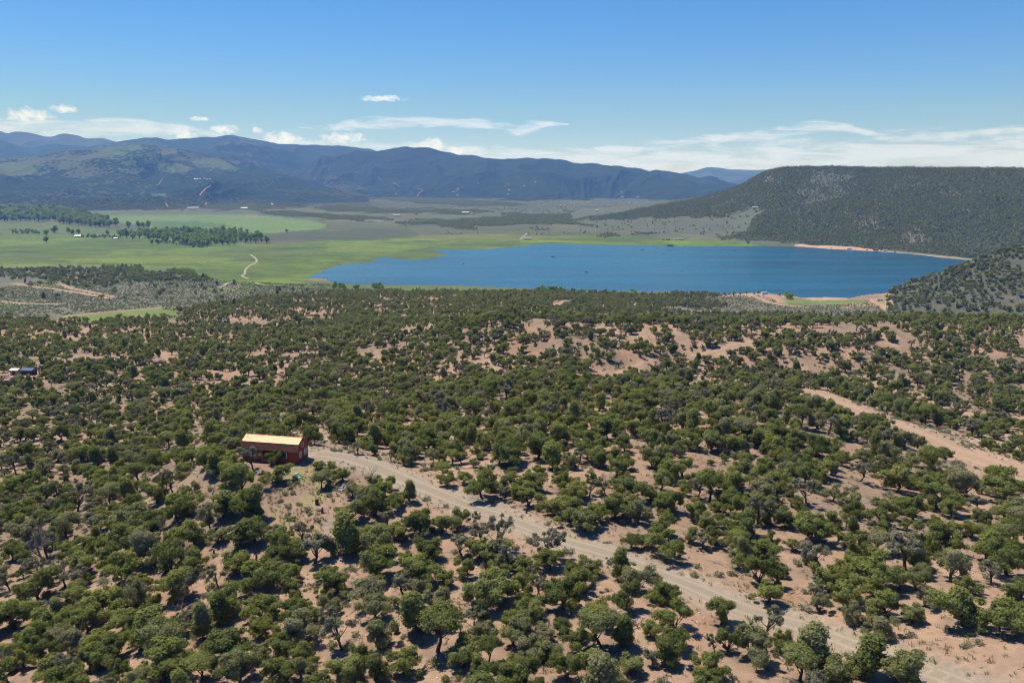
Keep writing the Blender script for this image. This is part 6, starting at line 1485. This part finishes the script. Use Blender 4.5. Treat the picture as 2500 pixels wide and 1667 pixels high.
# ================================================================== BOATS, CAMPERS AND CARS
def boat(px, py, ln, yaw, label, people=1):
    x, y = at_z(px, py, .0); e = link('fishing_boat', None, None, (float(x), float(y), .02), (0, 0, R(yaw))); tag(e, label, 'boat', 'boats on the lake')
    w = ln * .17; V_ = []
    for t_, ww, zb_, zt in ((-.5, .9, .0, .55), (-.2, 1.0, -.12, .55), (.15, .95, -.12, .6), (.38, .55, -.05, .72), (.5, .03, .25, .85)):
        V_ += [(t_ * ln, -w * ww, zt), (t_ * ln, -w * ww * .7, zb_), (t_ * ln, w * ww * .7, zb_), (t_ * ln, w * ww, zt)]
    f = [(i * 4 + j, i * 4 + j + 1, i * 4 + j + 5, i * 4 + j + 4) for i in range(4) for j in range(3)] + [(0, 3, 2, 1)]
    MB().add(V_, f).build('hull', M['hull'], e); MB().box(-ln * .46, ln * .2, -w * .85, w * .85, .18, .22).build('deck', M['greyroof'], e)
    for q in (-.25, .08): MB().box(ln * q - .2, ln * q + .2, -w * .8, w * .8, .225, .5).build('seat', M['darkwood'], e)
    mo = MB().box(-ln * .5 - .35, -ln * .5 - .02, -.2, .2, .5, 1.0).build('outboard_motor', M['darkmetal'], e); MB().box(-ln * .5 - .25, -ln * .5 - .12, -.06, .06, -.4, .498).build('motor_leg', M['darkmetal'], mo)
    for i in range(people):
        p = MB().tube([(0, 0, 0), (0, 0, .25), (.03, 0, .5), (0, 0, .62), (0, 0, .68), (.02, 0, .78), (.02, 0, .9), (0, 0, .95)], [.2, .21, .24, .12, .08, .12, .11, .03], 8)
        p.tube([(0, -.2, .5), (.15, -.27, .3), (.38, -.15, .22)], [.07, .06, .04], 6); p.tube([(0, .2, .5), (.15, .27, .3), (.38, .15, .22)], [.07, .06, .04], 6); p.tube([(0, -.1, .08), (.4, -.1, .06), (.45, -.1, -.25)], [.1, .08, .06], 6); p.tube([(0, .1, .08), (.4, .1, .06), (.45, .1, -.25)], [.1, .08, .06], 6)
        o = p.build('person', M['jacket'], None, (0, 0, 0)); o.matrix_world = Matrix.Translation((float(x), float(y), .02)) @ Matrix.Rotation(R(yaw), 4, 'Z') @ Matrix.Translation((ln * (-.25 + .33 * i), 0, .5)); tag(o, ('person seated in the ' if i == 0 else 'person seated forward in the ') + label, 'person', 'people in the boats')
boat(1350, 627, 7.5, 8, 'largest dark boat near the middle of the lake', 2); boat(1568, 609.5, 7.0, -5, 'dark boat near the far shore below the shelters', 1); boat(1432, 664.5, 5.0, 30, 'small boat low in the middle of the lake', 1)
boat(1131, 644.5, 4.0, 70, 'tiny boat alone at the left of the lake', 1); boat(1618, 620.5, 4.5, 60, 'small boat right of the dark far-shore boat', 1); boat(1794, 612, 6.0, 15, 'pale-decked boat toward the right of the lake', 0); boat(1702, 621, 4.5, 80, 'small boat between two others at the right of the lake', 1)
def car(px, py, yaw, paint, label, ln=4.6, pickup=False):
    x, y, z = place(px, py); e = link('pickup_truck' if pickup else 'parked_car', None, None, (x, y, z), (0, 0, R(yaw))); tag(e, label, 'truck' if pickup else 'car', 'vehicles at the lake')
    h = ln / 2
    prof = [(-h, .45), (h, .45), (h, .85), (h * .55, 1.0), (h * .28, 1.62), (-h * .1 if pickup else -h * .7, 1.66), (-h * .16 if pickup else -h * .95, 1.05), (-h, 1.0)]
    MB().prism(prof, -.9, .9, 'y').build('body', M[paint], e)
    MB().prism([(h * .5, 1.06), (h * .27, 1.55), (-h * .06 if pickup else -h * .66, 1.58), (-h * .1 if pickup else -h * .85, 1.08)], -.915, .915, 'y').build('side_windows', M['glass'], e)
    for a in (-.62, .62):
        for b in (-.92, .74): w_ = MB().tube([(h * a, b, .36), (h * a, b + .18, .36)], .36, 12).build('wheel', M['tyre'], e); MB().tube([(h * a, b - .01, .36), (h * a, b + .19, .36)], .18, 8).build('rim', M['silver'], w_)
def camper(px, py, yaw, label, ln=8.0, awning=True):
    x, y, z = place(px, py); e = link('camper', None, None, (x, y, z), (0, 0, R(yaw))); tag(e, label, 'camper', 'campers at the lake'); h = ln / 2
    MB().prism([(-h, .6), (h, .6), (h + .3, 1.6), (h, 3.0), (h - .4, 3.15), (-h + .3, 3.15), (-h, 2.9)], -1.2, 1.2, 'y').build('body', M['whitepaint'], e)
    for q in (-.5, .0, .5): MB().box(h * q - .5, h * q + .5, -1.225, -1.203, 1.6, 2.4).build('window', M['glass'], e)
    MB().box(h * .75 - .35, h * .75 + .35, -1.228, -1.203, .7, 2.5).build('door', M['greyroof'], e)
    for a in (-.25, -.05):
        for b in (-1.1, .9): MB().tube([(h * a * 1.5, b, .38), (h * a * 1.5, b + .2, .38)], .38, 10).build('wheel', M['tyre'], e)
    MB().tube([(h + .2, 0, .6), (h + 1.3, 0, .5)], .07, 6).build('drawbar', M['darkmetal'], e)
camper(1866, 719, 20, 'white camper beside the dark round tree on the near shore', 9.0)
camper(2147, 735, -15, 'white camper on the sandy flat below the headland', 7.0)
car(1759, 722, 10, 'darkcar', 'dark car parked left of the roofless shore table'); car(1793, 718, -5, 'darkcar', 'dark pickup parked on the near shore left of the camper', 5.4, True)
car(2168, 744, 20, 'darkcar', 'dark car parked below the white camper near the headland'); car(2140, 733, 70, 'silver', 'silver car beside the white camper below the headland')
for px, py, kind, lb in ((2030, 607, 'c:darkcar', 'leftmost dark car on the far sandy beach'), (2073, 609, 'r', 'long white camper at the middle of the far sandy beach'), (2088, 610, 'c:silver', 'silver car right of the long camper on the far beach'), (2117, 611, 'c:darkcar', 'small dark car between campers on the far beach'), (2138, 612, 's', 'brown shelter on the far beach'), (2151, 612.5, 'c:redmetal', 'red car on the far beach'), (2161, 613, 's', 'low grey shelter right of the red car on the far beach'), (2185, 616, 'c:silver', 'rightmost silver car on the far beach')):
    if kind == 'r': camper(px, py, -4, lb, 11.0)
    elif kind == 's': building(px, py, 9, 6, 2.6, 1.1, -5, 'darkwood' if 'brown' in lb else 'greyroof', 'brownroof' if 'brown' in lb else 'greyroof', 'beach_shelter', lb, 'shelter', doors=1)
    else: car(px, py, -5, kind[2:], lb)

# ================================================================== LABELS FOR TREES AND SHRUBS
LAND = [('the cabin', 670, 1110), ('the big round juniper below the cabin', 592, 1206), ('the rusty barrel', 774, 1229), ('the stone heap', 838, 1192), ('the firewood stack', 891, 1246), ('the leafless tan tree', 434, 1356), ('the large leafless grey tree', 105, 1388),
        ('the upper driveway', 1060, 1200), ('the middle driveway', 1430, 1335), ('the lower driveway', 1900, 1515), ('the bend of the dirt road', 2060, 995), ('the wide dirt road', 2330, 1100), ('the dark post-like stump', 1285, 1252),
        ('the bottom left corner', 0, 1667), ('the bottom edge under the cabin', 640, 1667), ('the bottom centre edge', 1250, 1667), ('the bottom right corner', 2500, 1667), ('the right edge', 2500, 1350), ('the left edge', 0, 1250), ('the bare sandy clearing at right', 1890, 1360), ('the sandy path above the driveway', 1570, 1180), ('the gravel patch above the driveway', 1220, 1238), ('the bottom edge right of centre', 1850, 1667), ('the gully behind the cabin', 560, 1030), ('the trees behind the driveway', 1250, 1080), ('the whitish stones near the bottom', 492, 1574)]
FORM = {'round': 'rounded green juniper', 'double': 'two-lobed green juniper', 'flat': 'flat-topped juniper', 'slim': 'slim upright juniper', 'big': 'big dense juniper', 'open': 'sparse grey-green juniper'}
def relate(px, py):
    k = min(range(len(LAND)), key=lambda i: (LAND[i][1] - px) ** 2 + ((LAND[i][2] - py) * 1.6) ** 2); nm, lx, ly = LAND[k]
    dx, dy = px - lx, (py - ly) * 1.6
    if nm.startswith('the bottom') or nm.endswith('edge'): s = 'toward'
    elif abs(dx) > abs(dy): s = 'right of' if dx > 0 else 'left of'
    else: s = 'below' if dy > 0 else 'above'
    return k, s, math.hypot(dx, dy)
def name_all(items, group, cat, form_of):
    by = {}
    for it in items:
        o, px, py = it[0], it[1], it[2]; k, s, d = relate(px, py); by.setdefault((k, s, form_of(it)), []).append((d, o))
    for (k, s, fm), lst in by.items():
        lst.sort(key=lambda q: q[0])
        for n, (d, o) in enumerate(lst):
            nm = LAND[k][0]
            if len(lst) == 1: t = '%s %s %s' % (fm, s, nm)
            else: t = '%s, %s closest %s %s' % (fm, 'the' if n == 0 else nth(n + 1), s if s != 'toward' else 'to', nm)
            tag(o, t, cat, group)
name_all([(e, px, py, kind) for e, kind, w, h, px, py, x, y in tree_obs], 'junipers and pinyons on the near slopes', 'tree', lambda it: FORM[it[3]])
name_all([(o, px, py, ty) for o, ty, px, py, x, y in BUSH], 'young bushes between the junipers', 'bush', lambda it: 'small bushy young juniper' if it[3] == 'b' else 'bright green low bush')
name_all(SAGE, 'low sagebrush on bare soil', 'shrub', lambda it: ('small' if it[3] < .8 else 'broad' if it[3] > 1.05 else 'medium') + ' grey-green sagebrush')

# ================================================================== HAZE
mb = MB().box(-13000, 13000, -300, 17800, -12, 1750)
hz_m, hnt = new_mat('valley_haze')
ho = N(hnt, 'ShaderNodeOutputMaterial'); pv = N(hnt, 'ShaderNodeVolumePrincipled')
pv.inputs['Color'].default_value = (*HAZE_COLOR, 1); pv.inputs['Density'].default_value = HAZE_DENSITY
pv.inputs['Absorption Color'].default_value = (1, 1, 1, 1); pv.inputs['Anisotropy'].default_value = 0.0
L(hnt, pv.outputs[0], ho.inputs['Volume'])
hob = mb.build('haze', hz_m); tag(hob, 'thin blue haze filling the valley air', 'haze', kind='stuff')
